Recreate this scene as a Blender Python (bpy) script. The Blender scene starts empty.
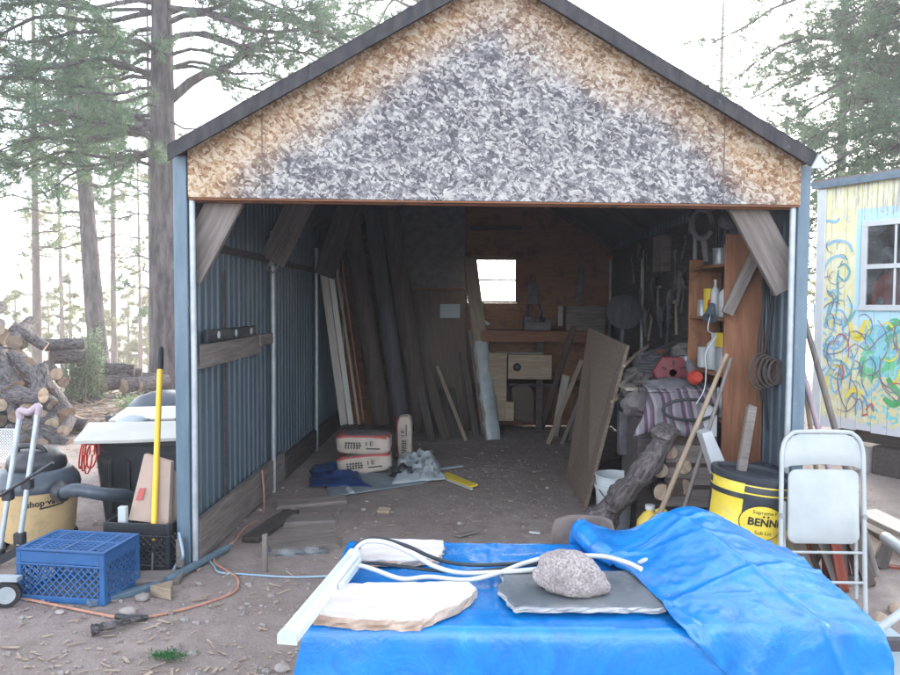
import bpy, bmesh, math, random
from mathutils import Vector as V, Matrix as MX, Euler, noise as NZ
R_ = math.radians
rng = random.Random(7)
SC = bpy.context.scene
COL = SC.collection

# ------------------------------------------------------------------ camera
F = 720.0
CAMP = V((0, 0, 1.62))
cd = bpy.data.cameras.new('camera'); cam = bpy.data.objects.new('camera', cd); COL.objects.link(cam)
cd.sensor_width = 36; cd.lens = 36 * F / 900; cd.clip_start = .05; cd.clip_end = 9000
ROT = (MX.Rotation(R_(1.2), 3, 'Z') @ MX.Rotation(R_(90 - 2.55), 3, 'X') @ MX.Rotation(R_(0.35), 3, 'Z'))
cam.matrix_world = MX.Translation(CAMP) @ ROT.to_4x4()
SC.camera = cam

def ray(px, py): return ROT @ V(((px - 450) / F, -(py - 337.5) / F, -1))
def at(px, py, Y): d = ray(px, py); return CAMP + d * (Y / d.y)
def onz(px, py, z=0.0): d = ray(px, py); return CAMP + d * ((z - CAMP.z) / d.z)
def onx(px, py, X): d = ray(px, py); return CAMP + d * (X / d.x)

# ------------------------------------------------------------------ mesh builder
def frame_of(d, hint=V((0, 0, 1))):
    d = d.normalized()
    if abs(d.dot(hint.normalized())) > .98: hint = V((0, 1, 0)) if abs(d.y) < .9 else V((1, 0, 0))
    y = hint.cross(d).normalized(); z = d.cross(y)
    return d, y, z

def wloc(o):
    p = V((0, 0, 0))
    while o is not None: p = p + o.location; o = o.parent
    return p

class MB:
    def __init__(s): s.v = []; s.f = []; s.m = []
    def add(s, vs, fs, m=0):
        b = len(s.v); s.v.extend(V(q) for q in vs)
        for f in fs: s.f.append(tuple(i + b for i in f)); s.m.append(m)
        return s
    def box(s, c, d, R=None, m=0, taper=1.0):
        c = V(c); x, y, z = d[0] / 2, d[1] / 2, d[2] / 2; vs = []
        for k in (-1, 1):
            t = taper if k < 0 else 1.0
            for j in (-1, 1):
                for i in (-1, 1):
                    p = V((i * x * t, j * y * t, k * z))
                    vs.append(c + (R @ p if R else p))
        return s.add(vs, [(0, 2, 3, 1), (4, 5, 7, 6), (0, 1, 5, 4), (2, 6, 7, 3), (0, 4, 6, 2), (1, 3, 7, 5)], m)
    def bar(s, a, b, w, t, hint=V((0, 0, 1)), m=0):
        a, b = V(a), V(b); x, y, z = frame_of(b - a, hint)
        R = MX((x, y, z)).transposed()
        return s.box((a + b) / 2, ((b - a).length, w, t), R, m)
    def prism(s, poly, vec, m=0):
        n = len(poly); vec = V(vec); vs = [V(p) for p in poly] + [V(p) + vec for p in poly]
        fs = [tuple(range(n - 1, -1, -1)), tuple(range(n, 2 * n))] + [(i, (i + 1) % n, n + (i + 1) % n, n + i) for i in range(n)]
        return s.add(vs, fs, m)
    def tube(s, pts, r, n=8, m=0, cap=True, jit=0.0, sq=1.0):
        pts = [V(p) for p in pts]; k = len(pts); rs = r if isinstance(r, (list, tuple)) else [r] * k
        t0 = (pts[1] - pts[0]).normalized(); _, y, z = frame_of(t0); vs = []
        for i in range(k):
            t = (pts[min(i + 1, k - 1)] - pts[max(i - 1, 0)]).normalized()
            y = (y - t * y.dot(t)).normalized(); z = t.cross(y)
            for j in range(n):
                a = 2 * math.pi * j / n
                rr = rs[i] * (1 + (jit * NZ.noise(pts[i] * 1.7 + V((math.cos(a) * 1.5, math.sin(a) * 1.5, i * .9))) if jit else 0))
                vs.append(pts[i] + y * (math.cos(a) * rr) + z * (math.sin(a) * rr * sq))
        fs = [(i * n + j, i * n + (j + 1) % n, (i + 1) * n + (j + 1) % n, (i + 1) * n + j) for i in range(k - 1) for j in range(n)]
        if cap: fs += [tuple(range(n - 1, -1, -1)), tuple(range((k - 1) * n, k * n))]
        return s.add(vs, fs, m)
    def lathe(s, prof, c=(0, 0, 0), n=28, R=None, m=0, a0=0.0, sx=1.0):
        c = V(c); vs = []; k = len(prof)
        for (r, z) in prof:
            for j in range(n):
                a = a0 + 2 * math.pi * j / n
                p = V((math.cos(a) * r * sx, math.sin(a) * r, z)); vs.append(c + (R @ p if R else p))
        fs = [(i * n + j, i * n + (j + 1) % n, (i + 1) * n + (j + 1) % n, (i + 1) * n + j) for i in range(k - 1) for j in range(n)]
        if prof[0][0] > 1e-4: fs.append(tuple(range(n - 1, -1, -1)))
        if prof[-1][0] > 1e-4: fs.append(tuple(range((k - 1) * n, k * n)))
        return s.add(vs, fs, m)
    def grid(s, fn, nu, nv, m=0, flip=False):
        vs = [fn(i / nu, j / nv) for j in range(nv + 1) for i in range(nu + 1)]
        w = nu + 1
        fs = [(j * w + i, j * w + i + 1, (j + 1) * w + i + 1, (j + 1) * w + i) for j in range(nv) for i in range(nu)]
        if flip: fs = [f[::-1] for f in fs]
        return s.add(vs, fs, m)
    def blob(s, c, r, sub=2, amp=.25, fr=1.3, seed=0, sc=(1, 1, 1), m=0, flat=None):
        bm = bmesh.new(); bmesh.ops.create_icosphere(bm, subdivisions=sub, radius=1)
        bm.verts.ensure_lookup_table(); vs = []
        for v in bm.verts:
            d = v.co.normalized(); k = 1 + amp * NZ.noise(d * fr + V((seed * 3.1, seed, 0))) + amp * .4 * NZ.noise(d * fr * 3 + V((0, seed, 5)))
            p = V((d.x * sc[0], d.y * sc[1], d.z * sc[2])) * (r * k)
            if flat is not None and p.z < flat: p.z = flat
            vs.append(V(c) + p)
        fs = [tuple(x.index for x in f.verts) for f in bm.faces]; bm.free()
        return s.add(vs, fs, m)
    def build(s, name, mats, parent=None, smooth=False, bevel=0.0, origin=None):
        if not isinstance(mats, (list, tuple)): mats = [mats]
        if parent is not None: o0 = wloc(parent)
        elif origin is not None: o0 = V(origin)
        else:
            xs = [p.x for p in s.v]; ys = [p.y for p in s.v]; zs = [p.z for p in s.v]
            o0 = V(((min(xs) + max(xs)) / 2, (min(ys) + max(ys)) / 2, min(zs)))
        me = bpy.data.meshes.new(name)
        me.from_pydata([tuple(p - o0) for p in s.v], [], s.f)
        for m in mats: me.materials.append(m)
        if len(mats) > 1: me.polygons.foreach_set('material_index', s.m)
        bm = bmesh.new(); bm.from_mesh(me)
        if len(s.f) < 60000: bmesh.ops.recalc_face_normals(bm, faces=bm.faces)
        if bevel: bmesh.ops.bevel(bm, geom=[e for e in bm.edges if len(e.link_faces) == 2 and e.calc_face_angle(0) > .6], offset=bevel, segments=1, affect='EDGES', clamp_overlap=True)
        bm.to_mesh(me); bm.free()
        if smooth:
            me.polygons.foreach_set('use_smooth', [True] * len(me.polygons))
            try: me.set_sharp_from_angle(angle=R_(48))
            except Exception: pass
        o = bpy.data.objects.new(name, me); COL.objects.link(o)
        if parent is not None: o.parent = parent
        else: o.location = o0
        return o

def tag(o, label=None, cat=None, group=None, kind=None):
    if label: o['label'] = label
    if cat: o['category'] = cat
    if group: o['group'] = group
    if kind: o['kind'] = kind
    return o
def thing(name, label, cat, loc=(0, 0, 0), group=None):
    o = bpy.data.objects.new(name, None); COL.objects.link(o); o.location = loc; o.empty_display_size = .1
    return tag(o, label, cat, group)

def board(name, a, b, w, t, mat, face=(0, -1, 0), parent=None, label=None, cat=None, group=None, chip=.0, bevel=.003):
    """plank of length a-b, width w, thickness t, broad side turned to FACE; its own local X is the grain"""
    a, b = V(a), V(b); x = (b - a).normalized(); fz = V(face); z = (fz - x * fz.dot(x)).normalized(); y = z.cross(x)
    L = (b - a).length; me = bpy.data.meshes.new(name); bm = bmesh.new(); n = max(2, int(L / .25)); sd = rng.random() * 50
    rings = []
    for i in range(n + 1):
        px = -L / 2 + L * i / n; bow = .006 * math.sin(i / n * 3.1 + sd) * min(1, L)
        ring = []
        for (sy, sz) in ((-1, -1), (1, -1), (1, 1), (-1, 1)):
            ex = (rng.uniform(-1, 1) * chip) if i in (0, n) else 0
            ring.append(bm.verts.new((px + ex, sy * w / 2 * (1 + .03 * NZ.noise(V((px * 2, sy, sd)))), sz * t / 2 + bow)))
        rings.append(ring)
    for i in range(n):
        for j in range(4): bm.faces.new((rings[i][j], rings[i][(j + 1) % 4], rings[i + 1][(j + 1) % 4], rings[i + 1][j]))
    bm.faces.new(rings[0][::-1]); bm.faces.new(rings[-1])
    bmesh.ops.recalc_face_normals(bm, faces=bm.faces)
    if bevel: bmesh.ops.bevel(bm, geom=[e for e in bm.edges if e.calc_face_angle(0) > .8], offset=min(bevel, t / 4), segments=1, affect='EDGES')
    bm.to_mesh(me); bm.free(); me.materials.append(mat)
    o = bpy.data.objects.new(name, me); COL.objects.link(o)
    c = (a + b) / 2
    if parent is not None: o.parent = parent; c = c - wloc(parent)
    o.matrix_local = MX.Translation(c) @ MX((x, y, z)).transposed().to_4x4()
    return tag(o, label, cat, group) if label or cat else o

def copy_tree(o, parent=None):
    c = o.copy(); COL.objects.link(c)
    if parent is not None: c.parent = parent
    for ch in list(o.children): copy_tree(ch, c)
    return c

def bez(pts, n=8):
    """Catmull-Rom through the points"""
    P = [V(p) for p in pts]; P = [P[0] * 2 - P[1]] + P + [P[-1] * 2 - P[-2]]; out = []
    for i in range(1, len(P) - 2):
        for k in range(n):
            t = k / n; a, b, c, d = P[i - 1:i + 3]
            out.append(.5 * ((2 * b) + (c - a) * t + (2 * a - 5 * b + 4 * c - d) * t * t + (3 * b - a - 3 * c + d) * t ** 3))
    out.append(P[-2]); return out

def text_mesh(txt, size, bold=0.0):
    cu = bpy.data.curves.new('lettering', 'FONT'); cu.body = txt; cu.size = size; cu.align_x = 'CENTER'; cu.align_y = 'CENTER'; cu.offset = bold; cu.resolution_u = 2
    o = bpy.data.objects.new('lettering', cu); COL.objects.link(o)
    dg = bpy.context.evaluated_depsgraph_get(); me = bpy.data.meshes.new_from_object(o.evaluated_get(dg))
    bm = bmesh.new(); bm.from_mesh(me); bmesh.ops.triangulate(bm, faces=bm.faces)
    bmesh.ops.subdivide_edges(bm, edges=[e for e in bm.edges if e.calc_length() > size * .3], cuts=2)
    vs = [v.co.copy() for v in bm.verts]; bm.verts.index_update(); fs = [tuple(v.index for v in f.verts) for f in bm.faces]
    bm.free(); bpy.data.objects.remove(o); bpy.data.curves.remove(cu); bpy.data.meshes.remove(me)
    return vs, fs

# ------------------------------------------------------------------ materials
def nt(name):
    m = bpy.data.materials.new(name); m.use_nodes = True; t = m.node_tree
    return m, t, t.nodes['Principled BSDF']
def nd(t, typ, **k):
    n = t.nodes.new(typ)
    for a, b in k.items(): setattr(n, a, b)
    return n
def ramp(t, src, stops, interp='LINEAR'):
    n = nd(t, 'ShaderNodeValToRGB'); n.color_ramp.interpolation = interp; e = n.color_ramp.elements
    while len(e) < len(stops): e.new(.5)
    for k, (p, c) in enumerate(stops):
        e[k].position = p; e[k].color = (*c, 1) if len(c) == 3 else c
    t.links.new(src, n.inputs[0]); return n.outputs[0]
def mixc(t, fac, a, b, mode='MIX'):
    n = nd(t, 'ShaderNodeMix', data_type='RGBA', blend_type=mode)
    for sock, val in ((n.inputs[0], fac), (n.inputs[6], a), (n.inputs[7], b)):
        if isinstance(val, (int, float)): sock.default_value = val
        elif isinstance(val, tuple): sock.default_value = (*val, 1)
        else: t.links.new(val, sock)
    return n.outputs[2]
def math_(t, op, a, b=None, clamp=False):
    n = nd(t, 'ShaderNodeMath', operation=op); n.use_clamp = clamp
    for i, val in enumerate((a, b)):
        if val is None: continue
        if isinstance(val, (int, float)): n.inputs[i].default_value = val
        else: t.links.new(val, n.inputs[i])
    return n.outputs[0]
def coords(t, scale=(1, 1, 1), rot=(0, 0, 0), loc=(0, 0, 0), kind='Object'):
    tc = nd(t, 'ShaderNodeTexCoord'); mp = nd(t, 'ShaderNodeMapping')
    mp.inputs['Scale'].default_value = scale; mp.inputs['Rotation'].default_value = rot; mp.inputs['Location'].default_value = loc
    t.links.new(tc.outputs[kind], mp.inputs[0]); return mp.outputs[0]
def noise(t, co, scale, detail=6, rough=.6, dist=0, out='Fac'):
    n = nd(t, 'ShaderNodeTexNoise'); n.inputs['Scale'].default_value = scale; n.inputs['Detail'].default_value = detail
    n.inputs['Roughness'].default_value = rough; n.inputs['Distortion'].default_value = dist
    if co is not None: t.links.new(co, n.inputs['Vector'])
    return n.outputs[out]
def bump(t, p, h, strength=.3, dist=.01):
    b = nd(t, 'ShaderNodeBump'); b.inputs['Strength'].default_value = strength; b.inputs['Distance'].default_value = dist
    t.links.new(h, b.inputs['Height']); t.links.new(b.outputs[0], p.inputs['Normal'])

def M(name, c1, c2=None, scale=5, rough=.75, bmp=.0, bdist=.01, stretch=(1, 1, 1), metal=0, spec=.35, lo=.35, hi=.65, vary=0, dirt=None, dscale=3, dlo=.5, dhi=.7, dist=0):
    m, t, p = nt(name); co = coords(t, stretch)
    f = noise(t, co, scale, dist=dist)
    c = ramp(t, f, [(lo, c1), (hi, c2 or tuple(x * .75 for x in c1))])
    if dirt: c = mixc(t, ramp(t, noise(t, coords(t, (1, 1, 1), loc=(3, 5, 1)), dscale, 8, .7), [(dlo, (0, 0, 0)), (dhi, (1, 1, 1))]), c, dirt)
    if vary:
        oi = nd(t, 'ShaderNodeObjectInfo'); h = nd(t, 'ShaderNodeHueSaturation')
        t.links.new(math_(t, 'MULTIPLY_ADD', oi.outputs['Random'], 2 * vary), h.inputs['Value'])
        h.inputs['Value'].links[0].from_node.inputs[2].default_value = 1 - vary
        t.links.new(c, h.inputs['Color']); c = h.outputs[0]
    t.links.new(c, p.inputs['Base Color']); p.inputs['Roughness'].default_value = rough; p.inputs['Metallic'].default_value = metal
    p.inputs['Specular IOR Level'].default_value = spec
    if bmp: bump(t, p, f, bmp, bdist)
    return m
def wood(name, c1, c2, vary=.15, rough=.8, dirt=None):
    return M(name, c1, c2, 3.2, rough, .25, .004, (1.1, 14, 14), vary=vary, spec=.2, dirt=dirt, dscale=5, dist=.4)

MAT = {}
MAT['dirt_ground'] = None
def make_ground_mat():
    m, t, p = nt('dirt'); co = coords(t)
    big = noise(t, co, .55, 5, .6); mid = noise(t, co, 6, 8, .7); fine = noise(t, co, 60, 6, .75)
    c = ramp(t, big, [(.30, (.26, .205, .18)), (.5, (.345, .28, .25)), (.70, (.43, .36, .325))])
    c = mixc(t, ramp(t, mid, [(.42, (0, 0, 0)), (.68, (1, 1, 1))]), c, (.25, .20, .178))
    c = mixc(t, ramp(t, fine, [(.55, (0, 0, 0)), (.75, (.8, .8, .8))]), c, (.52, .47, .45))
    vo = nd(t, 'ShaderNodeTexVoronoi'); vo.inputs['Scale'].default_value = 38; t.links.new(co, vo.inputs['Vector'])
    peb = ramp(t, vo.outputs['Distance'], [(.10, (1, 1, 1)), (.28, (0, 0, 0))])
    peb = math_(t, 'MULTIPLY', peb, ramp(t, noise(t, co, 3.3, 3), [(.5, (0, 0, 0)), (.62, (1, 1, 1))]))
    c = mixc(t, math_(t, 'MULTIPLY', peb, .7), c, (.42, .38, .35))
    t.links.new(c, p.inputs['Base Color']); p.inputs['Roughness'].default_value = .95; p.inputs['Specular IOR Level'].default_value = .15
    h = math_(t, 'ADD', math_(t, 'MULTIPLY', mid, 1.2), math_(t, 'ADD', math_(t, 'MULTIPLY', fine, .5), math_(t, 'MULTIPLY', peb, .5)))
    bump(t, p, h, .75, .03); return m
MAT['dirt'] = make_ground_mat()
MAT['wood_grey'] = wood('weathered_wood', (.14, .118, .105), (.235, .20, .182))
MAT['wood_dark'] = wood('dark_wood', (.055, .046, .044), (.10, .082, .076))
MAT['wood_tan'] = wood('tan_wood', (.27, .20, .14), (.38, .30, .22))
MAT['wood_pale'] = wood('pale_wood', (.40, .36, .32), (.52, .48, .43))
MAT['wood_orange'] = wood('orange_plywood', (.17, .075, .042), (.25, .115, .065))
MAT['wood_back'] = wood('back_plywood', (.23, .105, .056), (.32, .155, .082), dirt=(.09, .055, .045))
MAT['wood_red'] = wood('red_stained_wood', (.13, .03, .02), (.22, .06, .04))
MAT['wood_brown'] = wood('brown_sheet', (.085, .062, .052), (.125, .092, .075))
MAT['ply_sheet'] = wood('plywood_sheet', (.15, .11, .085), (.21, .16, .125))
MAT['card'] = M('cardboard', (.40, .29, .235), (.46, .345, .285), 4, .9, .1)
MAT['blue_metal'] = M('blue_grey_sheet_metal', (.058, .085, .110), (.095, .130, .158), 2.4, .5, .0, stretch=(6, 6, .5), metal=0, spec=.5, dirt=(.17, .21, .24), dscale=5, dlo=.6, dhi=.82)
MAT['blue_post'] = M('blue_painted_steel', (.085, .135, .175), (.13, .185, .23), 5, .42, .05, stretch=(3, 3, .6), spec=.5, dirt=(.20, .22, .23), dscale=9, dlo=.6, dhi=.75)
MAT['galv'] = M('galvanised_steel', (.34, .37, .39), (.45, .48, .50), 12, .42, .03, metal=.3, spec=.5, dirt=(.27, .24, .21), dscale=12, dlo=.62, dhi=.75)
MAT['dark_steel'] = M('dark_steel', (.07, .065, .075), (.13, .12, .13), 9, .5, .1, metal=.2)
MAT['roof_edge'] = M('dark_roof_metal', (.018, .016, .020), (.045, .038, .040), 6, .5, .12, stretch=(3, 1, 1), metal=.2, dirt=(.12, .12, .135), dscale=7, dlo=.62, dhi=.76)
MAT['roof'] = M('roof_sheet', (.05, .05, .06), (.08, .075, .08), 3, .7)
MAT['black_plastic'] = M('black_plastic', (.018, .019, .022), (.030, .032, .038), 6, .45, .03, spec=.5, dirt=(.13, .12, .115), dscale=6, dlo=.55, dhi=.85)
MAT['black_rubber'] = M('black_rubber', (.015, .015, .016), (.03, .03, .03), 10, .6)
MAT['blue_plastic'] = M('blue_plastic', (.020, .088, .235), (.030, .115, .29), 5, .42, .05, spec=.5, dirt=(.16, .20, .27), dscale=9, dlo=.58, dhi=.8)
MAT['vac_tank'] = M('tan_plastic_tank', (.62, .44, .22), (.70, .52, .28), 4, .5, dirt=(.40, .30, .20), dscale=5)
MAT['vac_lid'] = M('slate_plastic', (.045, .058, .075), (.065, .08, .10), 5, .38, spec=.5, dirt=(.2, .2, .2), dscale=8, dlo=.6, dhi=.8)
MAT['yellow'] = M('yellow_fibreglass', (.78, .46, .035), (.84, .54, .06), 6, .45)
MAT['drum_rim'] = M('charcoal_lid', (.03, .035, .045), (.05, .055, .065), 8, .5)
MAT['white_paint'] = M('white_paint', (.56, .58, .58), (.64, .65, .65), 5, .45, .03, dirt=(.5, .47, .42), dscale=7, dlo=.62, dhi=.8)
MAT['chair_white'] = M('white_enamel', (.36, .38, .38), (.43, .45, .445), 5, .4, .02, dirt=(.36, .36, .33), dscale=14, dlo=.64, dhi=.8)
MAT['white_board'] = M('white_board', (.48, .46, .42), (.56, .54, .50), 3, .6, .04, dirt=(.55, .48, .40), dscale=4, dlo=.62, dhi=.8)
MAT['white_plastic'] = M('white_plastic', (.46, .49, .49), (.52, .55, .55), 6, .4)
MAT['pale_stone'] = M('pale_stone_slab', (.50, .455, .425), (.66, .63, .61), 5, .75, .35, .006, stretch=(1, 3.5, 1), dirt=(.42, .34, .29), dscale=5, dlo=.58, dhi=.8)
MAT['stone_edge'] = M('broken_stone_edge', (.36, .25, .19), (.55, .44, .36), 14, .9, .7, .01)
MAT['slate'] = M('grey_slate', (.085, .100, .115), (.15, .165, .175), 4, .5, .15, dirt=(.23, .22, .205), dscale=5)
MAT['rock'] = M('granite_rock', (.20, .16, .155), (.46, .41, .395), 130, .95, .9, .006, lo=.36, hi=.62, dirt=(.24, .20, .195), dscale=9, dlo=.48, dhi=.7)
MAT['pebble'] = M('pebbles', (.24, .20, .18), (.42, .38, .36), 9, .9, vary=.3)
MAT['chip'] = M('wood_chips', (.30, .22, .16), (.44, .35, .27), 9, .9)
MAT['cable_white'] = M('white_cable', (.52, .53, .52), (.58, .58, .57), 8, .4)
MAT['cable_black'] = M('black_cable', (.02, .025, .03), (.04, .045, .05), 8, .4)
MAT['cord_orange'] = M('orange_cord', (.42, .19, .13), (.52, .28, .20), 8, .6)
MAT['cord_blue'] = M('blue_cord', (.25, .36, .45), (.32, .43, .52), 8, .5)
MAT['cord_red'] = M('red_cord', (.62, .04, .02), (.70, .07, .04), 8, .5)
MAT['red_plastic'] = M('red_plastic', (.13, .028, .033), (.17, .038, .043), 5, .5)
MAT['red_orange'] = M('scarlet_plastic', (.34, .035, .022), (.42, .05, .03), 5, .5)
MAT['bag_paper'] = M('cement_bag_paper', (.42, .34, .28), (.50, .42, .35), 5, .85, .3, .01, dirt=(.36, .31, .28), dscale=5)
MAT['bag_red'] = M('cement_bag_red', (.40, .07, .07), (.50, .13, .12), 5, .85, .2)
MAT['bag_grey'] = M('cement_bag_top', (.11, .095, .092), (.17, .148, .142), 5, .9, .3)
MAT['ink'] = M('black_ink', (.02, .02, .022), (.035, .035, .035), 8, .6)
MAT['tarp'] = None
MAT['plastic_sheet'] = M('clear_grey_sheet', (.30, .34, .36), (.46, .50, .51), 4, .3, .5, .02, spec=.6)
MAT['floor_mat'] = M('grey_groundsheet', (.17, .21, .235), (.25, .285, .30), 4, .7, .4, .02)
MAT['navy_tarp'] = M('navy_sheet', (.012, .03, .10), (.02, .05, .15), 4, .5, .6, .02)
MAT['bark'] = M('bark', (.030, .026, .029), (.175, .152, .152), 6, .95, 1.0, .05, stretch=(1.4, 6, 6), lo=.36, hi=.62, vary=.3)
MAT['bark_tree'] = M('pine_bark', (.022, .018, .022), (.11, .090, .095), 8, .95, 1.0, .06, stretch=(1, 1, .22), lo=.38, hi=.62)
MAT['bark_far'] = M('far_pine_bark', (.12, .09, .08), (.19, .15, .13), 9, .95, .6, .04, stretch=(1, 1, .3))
MAT['cut_wood'] = None
MAT['split_wood'] = wood('split_wood', (.40, .30, .21), (.52, .42, .31))
MAT['driftwood'] = M('grey_gnarled_wood', (.075, .062, .06), (.20, .172, .165), 5, .95, .9, .02, (5, 5, 1.1), lo=.3, hi=.7)
MAT['rug'] = None
MAT['pole_grey'] = M('weathered_pole', (.13, .11, .10), (.22, .19, .17), 5, .85, .2, .004, (5, 5, .6))
MAT['pole_tan'] = M('tan_pole', (.26, .19, .13), (.36, .28, .20), 5, .8, .2, .004, (5, 5, .6))
MAT['roll_brown'] = M('brown_carpet_backing', (.060, .045, .040), (.095, .072, .060), 4, .95, .3, .006, (6, 6, .5))
MAT['roll_grey'] = M('grey_carpet_backing', (.060, .055, .065), (.095, .088, .098), 4, .95, .3, .006, (6, 6, .5))
MAT['tool_metal'] = M('tarnished_metal', (.08, .078, .085), (.15, .145, .15), 8, .5, .1, metal=.3)
MAT['brown_chair'] = M('brown_vinyl', (.085, .058, .048), (.15, .11, .095), 5, .4, .06, spec=.5, dirt=(.30, .27, .26), dscale=3, dlo=.5, dhi=.8)
MAT['cloth_grey'] = M('grey_cloth', (.085, .08, .09), (.14, .13, .14), 8, .95, .4)
MAT['yellow_plastic'] = M('yellow_jug_plastic', (.66, .48, .08), (.72, .54, .12), 5, .4)
MAT['lumber_end'] = M('lumber_ends', (.24, .20, .165), (.34, .29, .245), 10, .9, .2, vary=.3)
MAT['tin'] = M('tin_can', (.32, .33, .35), (.42, .43, .45), 6, .4, metal=.4)
MAT['tin_blue'] = M('blue_tin', (.04, .08, .30), (.06, .11, .38), 6, .45)
MAT['tin_yellow'] = M('yellow_tin', (.62, .44, .03), (.70, .52, .06), 6, .45)
MAT['tin_white'] = M('white_bottle', (.40, .41, .42), (.47, .48, .48), 6, .4)
MAT['tin_red'] = M('red_tin', (.42, .04, .03), (.50, .06, .04), 6, .45)
MAT['tin_black'] = M('black_tin', (.02, .022, .028), (.04, .04, .05), 6, .4)
MAT['sticker'] = M('pale_sticker', (.34, .42, .46), (.38, .46, .50), 3, .6)
MAT['concrete'] = M('concrete', (.32, .31, .30), (.42, .41, .40), 9, .95, .4)
MAT['shrub'] = None

def cut_mat():
    m, t, p = nt('cut_end_grain'); co = coords(t); sx = nd(t, 'ShaderNodeSeparateXYZ'); t.links.new(co, sx.inputs[0])
    rr_ = math_(t, 'SQRT', math_(t, 'ADD', math_(t, 'POWER', sx.outputs[1], 2), math_(t, 'POWER', sx.outputs[2], 2)))
    w = math_(t, 'SINE', math_(t, 'MULTIPLY', math_(t, 'ADD', rr_, math_(t, 'MULTIPLY', noise(t, co, 6, 3), .05)), 330))
    c = ramp(t, noise(t, co, 7, 7, .7), [(.35, (.28, .20, .145)), (.55, (.44, .33, .24)), (.7, (.52, .42, .33))])
    c = mixc(t, ramp(t, w, [(.2, (0, 0, 0)), (1, (.55, .55, .55))]), c, (.17, .105, .07))
    oi = nd(t, 'ShaderNodeObjectInfo'); h = nd(t, 'ShaderNodeHueSaturation'); t.links.new(math_(t, 'MULTIPLY_ADD', oi.outputs['Random'], .7), h.inputs['Value']); h.inputs['Value'].links[0].from_node.inputs[2].default_value = .6
    t.links.new(c, h.inputs['Color']); t.links.new(h.outputs[0], p.inputs['Base Color']); p.inputs['Roughness'].default_value = .95; bump(t, p, w, .25, .003); return m
MAT['cut_wood'] = cut_mat()
def leaf_mat(name, c1, c2, tr=.5):
    m = bpy.data.materials.new(name); m.use_nodes = True; t = m.node_tree; t.nodes.clear()
    out = nd(t, 'ShaderNodeOutputMaterial'); d = nd(t, 'ShaderNodeBsdfDiffuse'); s = nd(t, 'ShaderNodeBsdfTranslucent'); mx = nd(t, 'ShaderNodeMixShader')
    c = ramp(t, noise(t, coords(t), .9, 4), [(.35, c1), (.65, c2)])
    t.links.new(c, d.inputs[0]); t.links.new(c, s.inputs[0]); mx.inputs[0].default_value = tr
    t.links.new(d.outputs[0], mx.inputs[1]); t.links.new(s.outputs[0], mx.inputs[2]); t.links.new(mx.outputs[0], out.inputs[0]); return m
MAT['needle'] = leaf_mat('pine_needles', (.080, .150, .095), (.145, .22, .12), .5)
MAT['needle_y'] = leaf_mat('sunny_pine_needles', (.19, .21, .12), (.30, .30, .16), .55)  # yellow of sun shining through the crowns is put into this needle colour
MAT['needle_far'] = leaf_mat('glare_paled_needles', (.16, .18, .10), (.30, .29, .12), .6)  # light yellow-green base imitates backlight glare fading the far trees
MAT['shrub'] = leaf_mat('shrub_leaves', (.20, .30, .17), (.32, .42, .24), .45)
MAT['weed'] = leaf_mat('weed_leaves', (.04, .13, .05), (.07, .19, .07), .3)

def make_tarp_mat():
    m, t, p = nt('blue_polytarp'); co = coords(t)
    f = noise(t, co, 7, 8, .7, 1.2); g = noise(t, co, 30, 4, .6)
    c = ramp(t, f, [(.3, (.003, .13, .42)), (.62, (.006, .205, .56)), (.76, (.04, .31, .66))])
    scuff = ramp(t, noise(t, coords(t, loc=(4, 2, 7)), 9, 9, .8), [(.62, (0, 0, 0)), (.78, (.55, .55, .55))])
    c = mixc(t, scuff, c, (.28, .52, .85))
    t.links.new(c, p.inputs['Base Color']); p.inputs['Roughness'].default_value = .27; p.inputs['Specular IOR Level'].default_value = .75
    wv = nd(t, 'ShaderNodeTexVoronoi', feature='SMOOTH_F1'); wv.inputs['Scale'].default_value = 15
    wr = nd(t, 'ShaderNodeVectorMath', operation='ADD'); t.links.new(co, wr.inputs[0]); t.links.new(noise(t, co, 5, 3, out='Color'), wr.inputs[1]); t.links.new(wr.outputs[0], wv.inputs['Vector'])
    h = math_(t, 'ADD', math_(t, 'MULTIPLY', f, .7), math_(t, 'ADD', math_(t, 'MULTIPLY', wv.outputs['Distance'], .15), math_(t, 'MULTIPLY', g, .15)))
    bump(t, p, h, .22, .02); return m
MAT['tarp'] = make_tarp_mat()

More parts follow.
